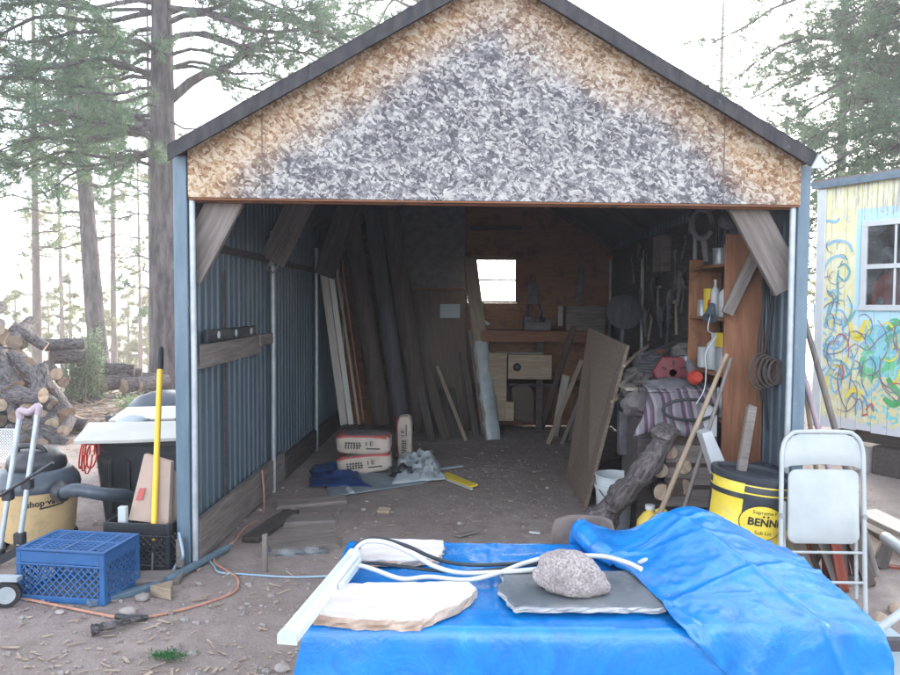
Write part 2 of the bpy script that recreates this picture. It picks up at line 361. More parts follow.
APEX_X, APEX_Z, SLOPE = .17, 3.55, .575
def make_osb():
    m, t, p = nt('weathered_strand_board')
    tc = nd(t, 'ShaderNodeTexCoord')   # object coordinates: the three sheets keep their origin on the shed's centre line
    def flakes(rot, sc, seed, warp=.10, ws=5):
        mp = nd(t, 'ShaderNodeMapping'); mp.inputs['Rotation'].default_value = (0, rot, 0); mp.inputs['Location'].default_value = (seed, 0, seed * 1.7)
        wv = nd(t, 'ShaderNodeVectorMath', operation='MULTIPLY_ADD'); wv.inputs[1].default_value = (warp,) * 3
        t.links.new(noise(t, tc.outputs['Object'], ws, 3, .6, out='Color'), wv.inputs[0]); t.links.new(tc.outputs['Object'], wv.inputs[2])
        t.links.new(wv.outputs[0], mp.inputs[0]); sm = nd(t, 'ShaderNodeMapping'); sm.inputs['Scale'].default_value = sc; t.links.new(mp.outputs[0], sm.inputs[0])
        vo = nd(t, 'ShaderNodeTexVoronoi'); vo.inputs['Scale'].default_value = 1; t.links.new(sm.outputs[0], vo.inputs['Vector'])
        sp = nd(t, 'ShaderNodeSeparateColor'); t.links.new(vo.outputs['Color'], sp.inputs[0]); return sp.outputs[0], vo.outputs['Distance']
    a, da = flakes(.35, (27, 1, 60), 1.3, .06, 11); b, db = flakes(-.6, (31, 1, 70), 4.1, .06, 11); c_, dc = flakes(1.1, (28, 1, 56), 8.3, .06, 11)
    sel = noise(t, tc.outputs['Object'], 20, 4, .65, .6)
    v = mixc(t, ramp(t, sel, [(.44, (0, 0, 0)), (.48, (1, 1, 1))]), a, b)
    v = mixc(t, ramp(t, noise(t, tc.outputs['Object'], 23, 4, .65, .9), [(.55, (0, 0, 0)), (.58, (1, 1, 1))]), v, c_)
    clump = noise(t, tc.outputs['Object'], 8, 9, .72)
    vv = math_(t, 'ADD', math_(t, 'MULTIPLY', v, .72), math_(t, 'MULTIPLY', math_(t, 'SUBTRACT', clump, .5), 1.25))
    grey = ramp(t, vv, [(.02, (.085, .080, .088)), (.20, (.14, .133, .142)), (.34, (.20, .19, .195)), (.46, (.30, .28, .275)), (.60, (.42, .395, .375)), (.9, (.53, .50, .475))])
    warm = ramp(t, vv, [(.02, (.21, .115, .065)), (.22, (.33, .205, .12)), (.42, (.44, .315, .205)), (.6, (.54, .44, .33))])
    sx = nd(t, 'ShaderNodeSeparateXYZ'); t.links.new(tc.outputs['Object'], sx.inputs[0])
    roofz = math_(t, 'MULTIPLY_ADD', math_(t, 'ABSOLUTE', sx.outputs[0]), -SLOPE); roofz.node.inputs[2].default_value = APEX_Z
    d = math_(t, 'SUBTRACT', roofz, sx.outputs[2])                      # how far below the roof edge: the rain never reached there
    d = math_(t, 'ADD', d, math_(t, 'MULTIPLY', math_(t, 'SUBTRACT', noise(t, tc.outputs['Object'], 2.5, 6, .7), .5), .55))
    side = math_(t, 'MULTIPLY', math_(t, 'SUBTRACT', math_(t, 'ABSOLUTE', sx.outputs[0]), 1.25), .5)
    d = math_(t, 'SUBTRACT', d, math_(t, 'MAXIMUM', side, 0))
    col = mixc(t, ramp(t, d, [(.08, (1, 1, 1)), (.42, (0, 0, 0))]), grey, warm)
    t.links.new(col, p.inputs['Base Color']); p.inputs['Roughness'].default_value = .9; p.inputs['Specular IOR Level'].default_value = .15
    bump(t, p, math_(t, 'ADD', v, math_(t, 'MULTIPLY', da, -.3)), .6, .006); return m
MAT['osb'] = make_osb()

def make_rug():
    m, t, p = nt('striped_rug_cloth'); co = coords(t)
    sx = nd(t, 'ShaderNodeSeparateXYZ'); t.links.new(co, sx.inputs[0])
    w = math_(t, 'FRACT', math_(t, 'MULTIPLY', math_(t, 'ADD', sx.outputs[0], math_(t, 'MULTIPLY', noise(t, co, 3, 2), .03)), 7.5))
    c = ramp(t, w, [(0, (.15, .135, .15)), (.30, (.075, .035, .06)), (.48, (.18, .165, .175)), (.60, (.09, .08, .095)), (.72, (.085, .04, .07)), (.84, (.21, .195, .20))], 'CONSTANT')
    t.links.new(c, p.inputs['Base Color']); p.inputs['Roughness'].default_value = .95; bump(t, p, noise(t, co, 40, 3), .3, .005); return m
MAT['rug'] = make_rug()

def glass(name, tint=(.9, .95, .95), dirt=.25, dcol=(.6, .6, .58)):
    m = bpy.data.materials.new(name); m.use_nodes = True; t = m.node_tree; t.nodes.clear()
    out = nd(t, 'ShaderNodeOutputMaterial'); tr = nd(t, 'ShaderNodeBsdfTransparent'); gl = nd(t, 'ShaderNodeBsdfGlossy'); df = nd(t, 'ShaderNodeBsdfDiffuse'); a = nd(t, 'ShaderNodeMixShader'); b = nd(t, 'ShaderNodeMixShader'); fr = nd(t, 'ShaderNodeFresnel')
    tr.inputs[0].default_value = (*tint, 1); gl.inputs['Roughness'].default_value = .04; df.inputs[0].default_value = (*dcol, 1); fr.inputs[0].default_value = 1.5
    t.links.new(fr.outputs[0], a.inputs[0]); t.links.new(tr.outputs[0], a.inputs[1]); t.links.new(gl.outputs[0], a.inputs[2])
    t.links.new(math_(t, 'MULTIPLY', ramp(t, noise(t, coords(t), 6, 6), [(.4, (0, 0, 0)), (.75, (1, 1, 1))]), dirt), b.inputs[0])
    t.links.new(a.outputs[0], b.inputs[1]); t.links.new(df.outputs[0], b.inputs[2]); t.links.new(b.outputs[0], out.inputs[0]); return m
MAT['glass'] = glass('dusty_glass')
MAT['glass2'] = glass('cabin_glass', (.88, .9, .9), .25, (.42, .44, .46))

# ------------------------------------------------------------------ world and sun
W = bpy.data.worlds.new('World'); SC.world = W; W.use_nodes = True; wt = W.node_tree
SUN_EL, SUN_AZ = R_(15), R_(14)
sky = nd(wt, 'ShaderNodeTexSky', sky_type='NISHITA'); sky.sun_disc = False; sky.sun_elevation = SUN_EL; sky.sun_rotation = SUN_AZ
sky.altitude = 1500; sky.air_density = 1.0; sky.dust_density = 3.0; sky.ozone_density = 1.0
hs = nd(wt, 'ShaderNodeHueSaturation'); hs.inputs['Saturation'].default_value = .42
bg = wt.nodes['Background']; wt.links.new(sky.outputs[0], hs.inputs['Color']); wt.links.new(hs.outputs[0], bg.inputs[0]); bg.inputs[1].default_value = .15
sd = bpy.data.lights.new('sun', 'SUN'); so = bpy.data.objects.new('sun', sd); COL.objects.link(so)
sd.energy = 1.2; sd.angle = R_(14); sd.color = (1, .92, .80); so.location = (4, 20, 12)
sdir = V((math.sin(SUN_AZ) * math.cos(SUN_EL), math.cos(SUN_AZ) * math.cos(SUN_EL), math.sin(SUN_EL)))
so.rotation_euler = (-sdir).to_track_quat('-Z', 'Y').to_euler()
SC.view_settings.view_transform = 'Standard'; SC.view_settings.look = 'None'; SC.view_settings.gamma = 1; SC.view_settings.use_curve_mapping = False
SC.view_settings.exposure = 3.1
HAZE = .0042
SC.render.engine = 'CYCLES'; SC.cycles.max_bounces = 8; SC.cycles.diffuse_bounces = 5; SC.cycles.transparent_max_bounces = 16
SC.cycles.use_denoising = True; SC.cycles.caustics_reflective = False; SC.cycles.caustics_refractive = False

# ================================================================== GROUND
def gz(x, y):
    z = .012 * NZ.noise(V((x * 1.3, y * 1.3, 0))) + .006 * NZ.noise(V((x * 5, y * 5, 3)))
    if y > 15: z -= .1 * (y - 15) * min(1, (y - 15) / 4)
    if x < -4: z += .02 * NZ.noise(V((x * .5, y * .5, 9))) * min(1, -4 - x)
    return z
def spread(lo, hi, st): n = int(round((hi - lo) / st)); return [lo + (hi - lo) * i / n for i in range(n + 1)]
xs = [-300, -150, -60, -25, -14] + spread(-10, 8, .15) + [12, 20, 50, 150, 300]
ys = [-300, -120, -50, -15, -4] + spread(0, 14, .15) + [15, 16, 17, 18, 19, 20, 24, 30, 45, 80, 150, 300]
g = MB(); g.add([(x, y, gz(x, y)) for y in ys for x in xs], [(j * len(xs) + i, j * len(xs) + i + 1, (j + 1) * len(xs) + i + 1, (j + 1) * len(xs) + i) for j in range(len(ys) - 1) for i in range(len(xs) - 1)])
tag(g.build('ground', MAT['dirt'], smooth=True, origin=(0, 0, 0)), kind='structure')

# pebbles and chips lying all over the yard
pb = MB(); ch = MB()
def pebble(mb, x, y, r):
    a = rng.uniform(0, 6.28); vs = []
    for k, (rr, zz) in enumerate(((1, -.3), (.95, .35), (.5, .75))):
        for j in range(5):
            q = a + j * 1.2566 + k * .4; e = rr * r * rng.uniform(.75, 1.15); vs.append((x + math.cos(q) * e, y + math.sin(q) * e * .75, gz(x, y) + zz * r))
    mb.add(vs, [(i * 5 + j, i * 5 + (j + 1) % 5, (i + 1) * 5 + (j + 1) % 5, (i + 1) * 5 + j) for i in range(2) for j in range(5)] + [(10, 11, 12, 13, 14)])
for i in range(4200):
    y = 2.9 + 9 * rng.random() ** 1.7; x = rng.uniform(-.62, .62) * y - .3
    if abs(x - .14) < 1.7 and y > 4.6 and rng.random() < .6: continue
    pebble(pb, x, y, rng.choice((.004, .005, .006, .006, .008, .008, .011, .015, .024)) * rng.uniform(.7, 1.1))
tag(pb.build('gravel', MAT['pebble']), 'loose pebbles scattered over the bare dirt yard', 'gravel', kind='stuff')
for i in range(2600):
    y = 2.9 + 9 * rng.random() ** 1.5; x = rng.uniform(-.62, .62) * y - .3
    a = rng.uniform(0, 3.14); L = rng.choice((.012, .018, .02, .03, .05, .08)) * rng.uniform(.6, 1.2); w = rng.uniform(.003, .009); z = gz(x, y) + .008
    d = V((math.cos(a), math.sin(a), rng.uniform(-.12, .12))) * L / 2; n_ = V((-math.sin(a), math.cos(a), rng.uniform(-.3, .3))) * w
    c = V((x, y, z)); ch.prism([c - d - n_, c + d - n_ * .5, c + d * .9 + n_, c - d * .8 + n_ * .7], (0, 0, .003))
tag(ch.build('wood_litter', MAT['chip']), 'splinters and wood chips littering the dirt yard', 'litter', kind='stuff')

# ================================================================== SHED
FY, BY, XL, XR, EZ = 4.32, 9.72, -1.70, 1.99, 2.5
shed = thing('metal_shed', 'open fronted blue grey metal shed with weathered strand board gable', 'shed', (APEX_X, FY, 0))
def roofz(x): return APEX_Z - (.553 if x < APEX_X else .60) * abs(x - APEX_X)
def ribbed(axis, a0, a1, c0, face, z0, z1fn, pitch=.115, dep=.011):
    """ribbed sheet metal: a trapezoid rib every PITCH"""
    mb = MB(); pr = []; q = a0
    while q < a1:
        for f_, d_ in ((0, 0), (.58, 0), (.66, 1), (.82, 1), (.90, 0)):
            if q + f_ * pitch <= a1: pr.append((q + f_ * pitch, d_ * dep))
        for k in (.2, .4):
            pass
        q += pitch
    pr.append((a1, 0)); vs = []
    for (q, d_) in pr:
        for k in range(2):
            z = z0 if k == 0 else z1fn(q)
            vs.append((c0 + face * d_, q, z) if axis == 'y' else (q, c0 + face * d_, z))
    fs = [(2 * i, 2 * i + 2, 2 * i + 3, 2 * i + 1) for i in range(len(pr) - 1)]
    return mb.add(vs, fs)
ribbed('y', FY + .05, BY + .037, XL, 1, 0, lambda q: roofz(XL) + .012).build('side_wall', MAT['blue_metal'], shed)
ribbed('y', FY + .05, BY + .037, XR, -1, 0, lambda q: roofz(XR) + .012).build('side_wall', MAT['blue_metal'], shed)
# back wall round the window opening
wl, wr, wb, wtop = .03, .70, 1.655, 2.26
bw = MB()
def wallquad(x0, x1, z0, z1): bw.box(((x0 + x1) / 2, BY + .02, (z0 + z1) / 2), (x1 - x0, .03, z1 - z0))
wallquad(XL - .03, wl, 0, 2.3); wallquad(wr, XR + .03, 0, 2.3); wallquad(wl, wr, 0, wb); wallquad(wl, wr, wtop, 2.3)
bw.build('back_wall', MAT['wood_back'], shed)
bg_ = MB(); bg_.prism([(XL - .04, BY + .038, 2.25), (XR + .04, BY + .038, 2.25), (XR + .04, BY + .038, roofz(XR) - .005), (APEX_X, BY + .038, APEX_Z + .01), (XL - .04, BY + .038, roofz(XL) - .005)], (0, .03, 0)); bg_.build('back_gable', MAT['wood_back'], shed)
win = MB()
for (x0, x1, z0, z1) in ((wl, wl + .03, wb, wtop), (wr - .03, wr, wb, wtop), (wl + .03, wr - .03, wb, wb + .03), (wl + .03, wr - .03, wtop - .03, wtop), (wl + .03, wr - .03, 1.95, 1.975)):
    win.box(((x0 + x1) / 2, BY + .01, (z0 + z1) / 2), (x1 - x0 - .001, .06, z1 - z0 - .001))
wo = win.build('window', MAT['wood_grey'], shed)
MB().box(((wl + wr) / 2, BY + .02, (wb + wtop) / 2), (wr - wl - .07, .004, wtop - wb - .07)).build('pane', MAT['glass'], wo)
# roof
for s in (-1, 1):
    xe = XL - .03 if s < 0 else XR + .0
    rf = MB(); a = (xe, FY - .13, roofz(xe)); 
    rf.prism([(xe, FY - .13, roofz(xe)), (APEX_X, FY - .13, APEX_Z), (APEX_X, FY - .13, APEX_Z + .03), (xe, FY - .13, roofz(xe) + .03)], (0, BY - FY + .3, 0))
    ro = rf.build('roof', MAT['roof'], shed)
    # lapped dark flashing along the front edge
    n = 5
    for k in range(n):
        u0, u1 = k / n, (k + 1) / n + .03
        u1 = min(u1, 1.0); x0 = xe + (APEX_X - xe) * u0; x1 = xe + (APEX_X - xe) * u1; y = FY - .135 - .004 * (k % 2)
        fl = MB(); fl.prism([(x0, y, roofz(x0) - .052), (x1, y, roofz(x1) - .052), (x1, y, roofz(x1) + .036), (x0, y, roofz(x0) + .036)], (0, -.012, 0))
        fl.prism([(x0, y - .014, roofz(x0) + .034), (x1, y - .014, roofz(x1) + .034), (x1, y - .014, roofz(x1) + .040), (x0, y - .014, roofz(x0) + .040)], (0, .12, 0))
        fl.build('flashing', MAT['roof_edge'], ro)
cap = MB(); cap.prism([(XR - .04, FY - .17, roofz(XR) - .05), (XR + .055, FY - .17, roofz(XR) - .05), (XR + .0, FY - .17, roofz(XR) + .03)], (0, .02, 0)); cap.build('corner_flap', MAT['galv'], shed)
# rafters and header
for k, y in enumerate((FY + .10, 6.12, 7.92, BY - .10)):
    for s in (-1, 1):
        xe = XL + .02 if s < 0 else XR - .02
        board('rafter', (xe, y, roofz(xe) - .05), (APEX_X, y, APEX_Z - .05), .09, .045, MAT['wood_dark'], (0, -1, 0), shed)
board('header', (XL + .05, FY + .035, 2.285), (XR - .05, FY + .035, 2.25), .10, .04, MAT['wood_back'], (0, -1, 0), shed)
# gable sheets
gy = FY - .02
def gsheet(x0, x1, zb0, zb1):
    pts = [(x0, zb0), (x1, zb1)]
    top = [(x1, roofz(x1) - .012)]
    if x0 < APEX_X < x1: top.append((APEX_X, APEX_Z - .012))
    top.append((x0, roofz(x0) - .012)); 
    MB().prism([(x, gy, z) for x, z in pts + top], (0, -.015, 0)).build('gable_sheet', MAT['osb'], shed)
gsheet(-1.655, -1.213, 2.255, 2.25); gsheet(-1.207, 1.503, 2.25, 2.225); gsheet(1.509, 1.955, 2.225, 2.22)
board('gable_batten', (-1.655, gy + .004, 2.246), (1.955, gy + .004, 2.212), .012, .03, MAT['wood_orange'], (0, -1, 0), shed)
for x in (-1.21, 1.506): MB().box((x, gy - .017, (2.24 + roofz(x) - .05) / 2), (.006, .003, roofz(x) - .05 - 2.24)).build('seam_strip', MAT['wood_grey'], shed)
# frame tubes
for k, y in enumerate((FY, 6.12, 7.92, BY - .06)):
    for x in (-1.645, 1.93):
        pts = [(x, y, 0), (x + .004, y, 1.2), (x, y, 2.24)]
        MB().tube(pts, .021 if k else .019, 10).build('frame_post', MAT['galv'], shed, True)
MB().box((XL - .005, FY - .01, 1.25), (.075, .03, 2.50)).build('corner_post', MAT['blue_post'], shed, bevel=.004)
MB().box((XL - .045, FY + .03, 1.24), (.012, .1, 2.48)).build('corner_post', MAT['blue_post'], shed, bevel=.003)
MB().box((XR - .005, FY - .01, 1.222), (.07, .03, 2.444)).build('corner_post', MAT['blue_post'], shed, bevel=.004)
MB().tube([onz(166, 581, .025), onz(228, 547, .03)], .024, 10).build('base_rail', MAT['blue_post'], shed, True)
# knee braces
def brace(p, q, Y, w, m='wood_grey', face=(0, -1, 0)): board('knee_brace', at(*p, Y), at(*q, Y), w, .038, MAT[m], face, shed)
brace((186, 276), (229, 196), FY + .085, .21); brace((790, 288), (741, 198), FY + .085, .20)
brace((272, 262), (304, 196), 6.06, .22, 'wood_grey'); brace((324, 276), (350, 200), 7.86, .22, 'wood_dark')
# wall rail, sill boards
a, b = onx(194, 359, -1.655), onx(257, 343, -1.655)
board('wall_rail', (-1.66, 4.42, 1.29), (-1.66, 5.75, 1.30), .15, .035, MAT['wood_grey'], (1, 0, 0), shed, chip=.02)
board('wall_rail', (-1.655, 5.72, 1.33), (-1.655, 6.15, 1.335), .09, .04, MAT['wood_grey'], (1, 0, 0), shed)
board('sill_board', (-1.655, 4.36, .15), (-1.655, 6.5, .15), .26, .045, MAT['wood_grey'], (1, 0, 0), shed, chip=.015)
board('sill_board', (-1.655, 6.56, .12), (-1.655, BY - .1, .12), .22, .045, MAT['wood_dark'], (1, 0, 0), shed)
MB().box((-1.675, 4.98, 1.0), (.012, .02, 1.7)).build('wall_batten', MAT['wood_dark'], shed)
for y in (5.3, 6.9, 8.4): board('purlin', (XL + .012, FY + .1, 2.0), (XL + .012, BY - .1, 2.0), .06, .01, MAT['wood_dark'], (1, 0, 0), shed) if y < 6 else None

# ---- things on the left wall
lv = thing('spirit_level', 'black spirit level with three vials on the left wall rail', 'level', (-1.63, 5.03, 1.37))
MB().box((-1.635, 5.03, 1.418), (.028, 1.06, .075)).build('level_body', MAT['black_plastic'], lv, bevel=.004)
for y in (4.70, 5.06, 5.42): MB().lathe([(.0, 0), (.024, 0), (.024, .004), (.0, .004)], (-1.621, y, 1.418), 16, MX.Rotation(R_(90), 3, 'Y')).build('vial', MAT['white_plastic'], lv)
st = MB(); p0, p1 = at(270, 271, 5.95), at(293, 232, 5.95); u = (p1 - p0); un = u.normalized(); pn = V((un.z, 0, -un.x))
for s in (-1, 1): st.bar(p0 + pn * .035 * s, p1 + pn * .035 * s, .012, .006, V((0, 1, 0)))
for k in range(8): q = p0 + u * (k / 7); st.bar(q - pn * .035, q + pn * .035, .01, .006, V((0, 1, 0)))
tag(st.build('perforated_strap', MAT['wood_grey']), 'grey ladder like perforated strap fixed to the second knee brace', 'strap')

# ================================================================== INSIDE, LEFT
def lean(name, lab, cat, p, q, Y0, Y1, w, t, m, face=(.15, -1, .1), group=None, chip=.01):
    a = onz(*p) if Y0 is None else at(*p, Y0)
    return board(name, a, at(*q, Y1), w, t, MAT[m], face, None, lab, cat, group, chip)
G1 = 'lumber leaning along the left side of the shed'
lean('leaning_board', 'whitish board leaning leftmost among the stacked lumber', 'board', (344, 424), (323, 268), 8.3, 7.9, .085, .03, 'wood_pale', group=G1)
lean('leaning_board', 'grey white board leaning just right of the whitish board', 'board', (351, 424), (330, 266), 8.35, 7.95, .06, .03, 'white_board', group=G1)
lean('leaning_board', 'thin tan strip leaning beside the whitish boards', 'board', (359, 424), (336, 264), 8.4, 8.0, .03, .03, 'wood_tan', group=G1)
lean('leaning_board', 'narrow orange brown strip leaning against the dark rolls', 'board', (364, 422), (342, 266), 8.45, 8.05, .02, .03, 'wood_orange', group=G1)
def roll(p, q, r, m, lab):
    a, b = at(*p, 8.9), at(*q, 8.7)
    mb = MB(); k = 9; mb.tube([a + (b - a) * (i / k) for i in range(k + 1)], [r * (1 + .06 * NZ.noise(V((i, r * 40, 0)))) for i in range(k + 1)], 14, jit=.12)
    tag(mb.build('carpet_roll', MAT[m], smooth=True), lab, 'carpet roll', 'dark rolls standing in the left back corner')
roll((382, 424), (350, 212), .11, 'roll_brown', 'brown carpet roll standing leftmost in the dark corner')
roll((402, 424), (372, 210), .10, 'roll_grey', 'grey carpet roll standing between two brown rolls')
roll((423, 428), (390, 210), .115, 'roll_brown', 'brown carpet roll standing beside the stickered brown sheet')
lean('leaning_sheet', 'tall dark panel leaning high in the back left corner', 'panel', (430, 300), (430, 206), 9.55, 9.52, .95, .012, 'dark_steel')
bs = lean('leaning_sheet', 'brown hardboard sheet with a pale sticker leaning on the back wall', 'panel', (438, 438), (432, 291), 9.2, 9.45, .85, .015, 'wood_brown')
q = at(450, 311, 9.40); board('sticker', q + V((-.13, 0, 0)), q + V((.13, 0, 0)), .18, .006, MAT['sticker'], (0, -1, .1), None, 'pale blue square sticker on the brown hardboard sheet', 'sticker')
lean('batten', 'reddish batten along the top of the brown sheet', 'batten', (402, 289), (465, 289), 9.42, 9.42, .03, .02, 'wood_orange', (0, -1, 0))
for k, (p, q, w, m, lab) in enumerate([
    ((432, 442), (408, 330), .09, 'wood_dark', 'dark plank leaning in front of the carpet rolls'),
    ((446, 440), (424, 360), .12, 'wood_brown', 'short brown board leaning low by the carpet rolls'),
    ((466, 441), (437, 366), .045, 'wood_tan', 'slim pale stick leaning across the brown boards'),
    ((476, 436), (463, 352), .08, 'wood_dark', 'dark board leaning behind the pale stick'),
    ((484, 434), (470, 330), .06, 'wood_grey', 'grey batten leaning left of the plastic wrapped plank'),
    ((455, 438), (446, 385), .20, 'wood_dark', 'wide dark offcut standing at the foot of the brown sheet')]):
    lean('leaning_board', lab, 'board', p, q, None, 9.1 + .05 * k, w, .022, m, group=G1)
# plastic wrapped plank by the window
wp = thing('wrapped_plank', 'long pale plank half wrapped in clear plastic leaning by the back window', 'plank', onz(493, 440))
a, b = onz(493, 440), at(470, 258, 9.45)
board('plank', a, b, .19, .03, MAT['wood_tan'], (.5, -1, .2), wp)
mid = a + (b - a) * .52; mb = MB()
mb.tube([a + (mid - a) * (i / 12) for i in range(13)], [.10 + .02 * NZ.noise(V((i * .9, 2, 0))) for i in range(13)], 12, jit=.2, sq=.5); mb.build('plastic_wrap', MAT['plastic_sheet'], wp, True)

# ---- cement bags
def cement_bag(loc, size, rot, lab, name_rows=True):
    t = thing('cement_bag', lab, 'cement bag', loc, 'cement bags on the shed floor')
    L, D, H = size
    def mk(z0, z1, k=.04):
        mb = MB(); n = 10
        def P(u, v):
            return None
        return mb
    body = bmesh.new(); bmesh.ops.create_cube(body, size=1); bmesh.ops.subdivide_edges(body, edges=body.edges[:], cuts=7, use_grid_fill=True)
    vs = []
    for v in body.verts:
        x, y, z = v.co * 2
        e = 6.0; r = (abs(x) ** e + abs(y) ** e + abs(z) ** e) ** (1 / e); x, y, z = x / r, y / r, z / r
        sag = 1 - .12 * abs(x) ** 3
        p = V((x * L / 2, y * D / 2 * (1 - .05 * abs(x) ** 4), z * H / 2 * sag)); p += V((0, 0, 1)) * .012 * NZ.noise(p * 7 + V(loc)); p.x += .012 * NZ.noise(p * 9 + V((4, 0, 0)))
        vs.append(p)
    fs = [tuple(i.index for i in f.verts) for f in body.faces]; mi = []
    for f in body.faces:
        c = sum((vs[i.index] for i in f.verts), V()) / len(f.verts)
        mi.append(2 if c.z > H * .44 else 1 if c.z > H * .33 or c.x < -L * .44 and c.z < -H * .2 else 0)
    body.free()
    mb = MB(); E = Euler(rot).to_matrix(); base = V(loc) + V((0, 0, 0))
    lo = min((E @ p).z for p in vs); off = base - V((0, 0, lo))
    mb.v = [off + E @ p for p in vs]; mb.f = fs; mb.m = mi
    mb.build('sack', [MAT['bag_paper'], MAT['bag_red'], MAT['bag_grey']], t, True)
    pr = MB(); yf = -D / 2 - .004
    def ink(x0, z0, w, h): pr.add([off + E @ V((x, yf, z)) for x, z in ((x0, z0), (x0 + w, z0), (x0 + w, z0 + h), (x0, z0 + h))], [(0, 1, 2, 3)])
    for r_ in range(3):
        for k in range(6): ink(-L * .32 + k * L * .05, -H * .16 + r_ * H * .11, L * .042 * rng.uniform(.6, 1), H * .085)
    ink(L * .06, -H * .02, L * .018, H * .2)
    for dz in (0, .09, .18): ink(L * .13, -H * .02 + dz * H, L * .06, H * .035)
    ink(L * .13, -H * .02, L * .016, H * .2)
    ink(L * .06, -H * .18, L * .26, H * .06)
    pr.build('print', MAT['ink'], t)
    return t
Pb = onz(365, 472); cement_bag((Pb.x, Pb.y, .0), (.52, .34, .19), (0, R_(-5), R_(6)), 'lower cement bag lying under another, sagging at one corner')
cement_bag((Pb.x - .01, Pb.y + .02, .185), (.52, .36, .20), (0, R_(1), R_(3)), 'upper cement bag with red band lying on top of another')
Pb = onz(405, 460); cement_bag((Pb.x, Pb.y, 0), (.47, .16, .16), (0, R_(-90), R_(-4)), 'cement bag standing upright on its end beside the stacked pair')

def sheet_on_floor(name, lab, cat, pxs, m, amp=.02, z=.012, n=26):
    """crumpled sheet on the ground, outlined by ground points"""
    P = [onz(*p) for p in pxs]
    def fn(u, v):
        a = P[0].lerp(P[1], u); b = P[3].lerp(P[2], u); q = a.lerp(b, v)
        e = min(u, 1 - u, v, 1 - v); j = .05 * NZ.noise(q * 4 + V((0, 0, 7)))
        return (q.x + j, q.y + j, z + max(0, amp * (.5 + NZ.noise(q * 7) + .6 * NZ.noise(q * 17))) * min(1, e * 8 + .1))
    mb = MB(); mb.grid(fn, n, n); o = mb.build(name, MAT[m], smooth=True); md = o.modifiers.new('thickness', 'SOLIDIFY'); md.thickness = .003; md.offset = 1
    return tag(o, lab, cat)
sheet_on_floor('groundsheet', 'grey groundsheet spread flat under the cement bags', 'groundsheet', [(330, 499), (428, 484), (432, 460), (322, 464)], 'floor_mat', .012)
sheet_on_floor('crumpled_tarp', 'small navy blue sheet crumpled left of the cement bags', 'tarp', [(307, 489), (372, 489), (345, 466), (314, 467)], 'navy_tarp', .05, .02)
sheet_on_floor('plastic_sheet', 'crumpled clear plastic sheet right of the cement bags', 'plastic sheet', [(395, 486), (446, 482), (432, 455), (398, 455)], 'plastic_sheet', .09, .02)
mb = MB(); mb.blob(onz(402, 478) + V((0, 0, .05)), .10, 3, .5, 2.2, 4, (1, .7, .8)); tag(mb.build('dark_bag', MAT['black_plastic'], smooth=True), 'crumpled black plastic bag on the grey groundsheet', 'plastic bag')
board('yellow_strip', onz(444, 474, .03), onz(474, 486, .02), .09, .02, MAT['tin_yellow'], (0, -.2, 1), None, 'yellow strip with a white edge lying on the shed floor', 'strip')
board('white_strip', onz(442, 478, .01), onz(472, 489, .01), .025, .012, MAT['white_plastic'], (0, 0, 1), None, 'thin white strip lying along the yellow strip', 'strip')
board('grey_strip', onz(430, 470, .02), onz(462, 466, .02), .06, .012, MAT['plastic_sheet'], (0, 0, 1), None, 'silver grey strip lying behind the yellow strip', 'strip')
board('white_offcut', onz(529, 532, .01), onz(540, 533, .01), .03, .012, MAT['white_plastic'], (0, 0, 1), None, 'tiny white scrap on the bare dirt behind the table', 'scrap')
board('splinter', onz(457, 536, .01), onz(475, 531, .02), .06, .012, MAT['wood_grey'], (0, 0, 1), None, 'grey splinter lying on the dirt behind the table', 'scrap', chip=.03)
board('white_scrap', onz(346, 488, .015), onz(352, 493, .015), .05, .02, MAT['white_plastic'], (0, -.3, 1), None, 'small white scrap at the edge of the groundsheet', 'scrap')
board('pale_scrap', onz(378, 510, .02), onz(390, 511, .02), .06, .02, MAT['wood_tan'], (0, -.3, 1), None, 'small tan block lying on the dirt inside the opening', 'scrap')

# ---- planks half buried at the left of the floor
G2 = 'planks lying on the ground inside the opening'
board('ground_plank', onz(268, 548, .03), onz(336, 540, .03), .20, .05, MAT['wood_grey'], (0, -.1, 1), None, 'grey plank lying on the ground nearest the left wall corner', 'plank', G2, .03)
board('ground_plank', onz(272, 522, .02), onz(332, 519, .02), .16, .04, MAT['wood_grey'], (0, -.1, 1), None, 'sunken plank lying behind the grey plank', 'plank', G2, .03)
board('ground_plank', onz(250, 540, .03), onz(292, 512, .03), .12, .04, MAT['wood_dark'], (0, -.1, 1), None, 'dark plank lying slanted along the sill board', 'plank', G2, .03)
board('ground_plank', onz(276, 505, .02), onz(345, 499, .02), .14, .03, MAT['wood_grey'], (0, -.1, 1), None, 'thin plank lying just before the groundsheet', 'plank', G2, .03)
board('stake', onz(265, 572), at(265, 534, onz(265, 572).y), .03, .03, MAT['wood_grey'], (0, -1, 0), None, 'short grey stake standing upright in the dirt', 'stake')
mb = MB(); mb.blob(onz(284, 554) + V((0, 0, .01)), .13, 3, .3, 2, 3, (1, .5, .3)); tag(mb.build('flat_stone', MAT['slate'], smooth=True), 'flat grey stone beside the upright stake', 'stone')
mb = MB(); mb.blob(onz(311, 553) + V((0, 0, .01)), .12, 3, .4, 2, 8, (1, .35, .25)); tag(mb.build('flat_stone', MAT['slate'], smooth=True), 'long flat grey stone right of the other flat stone', 'stone')

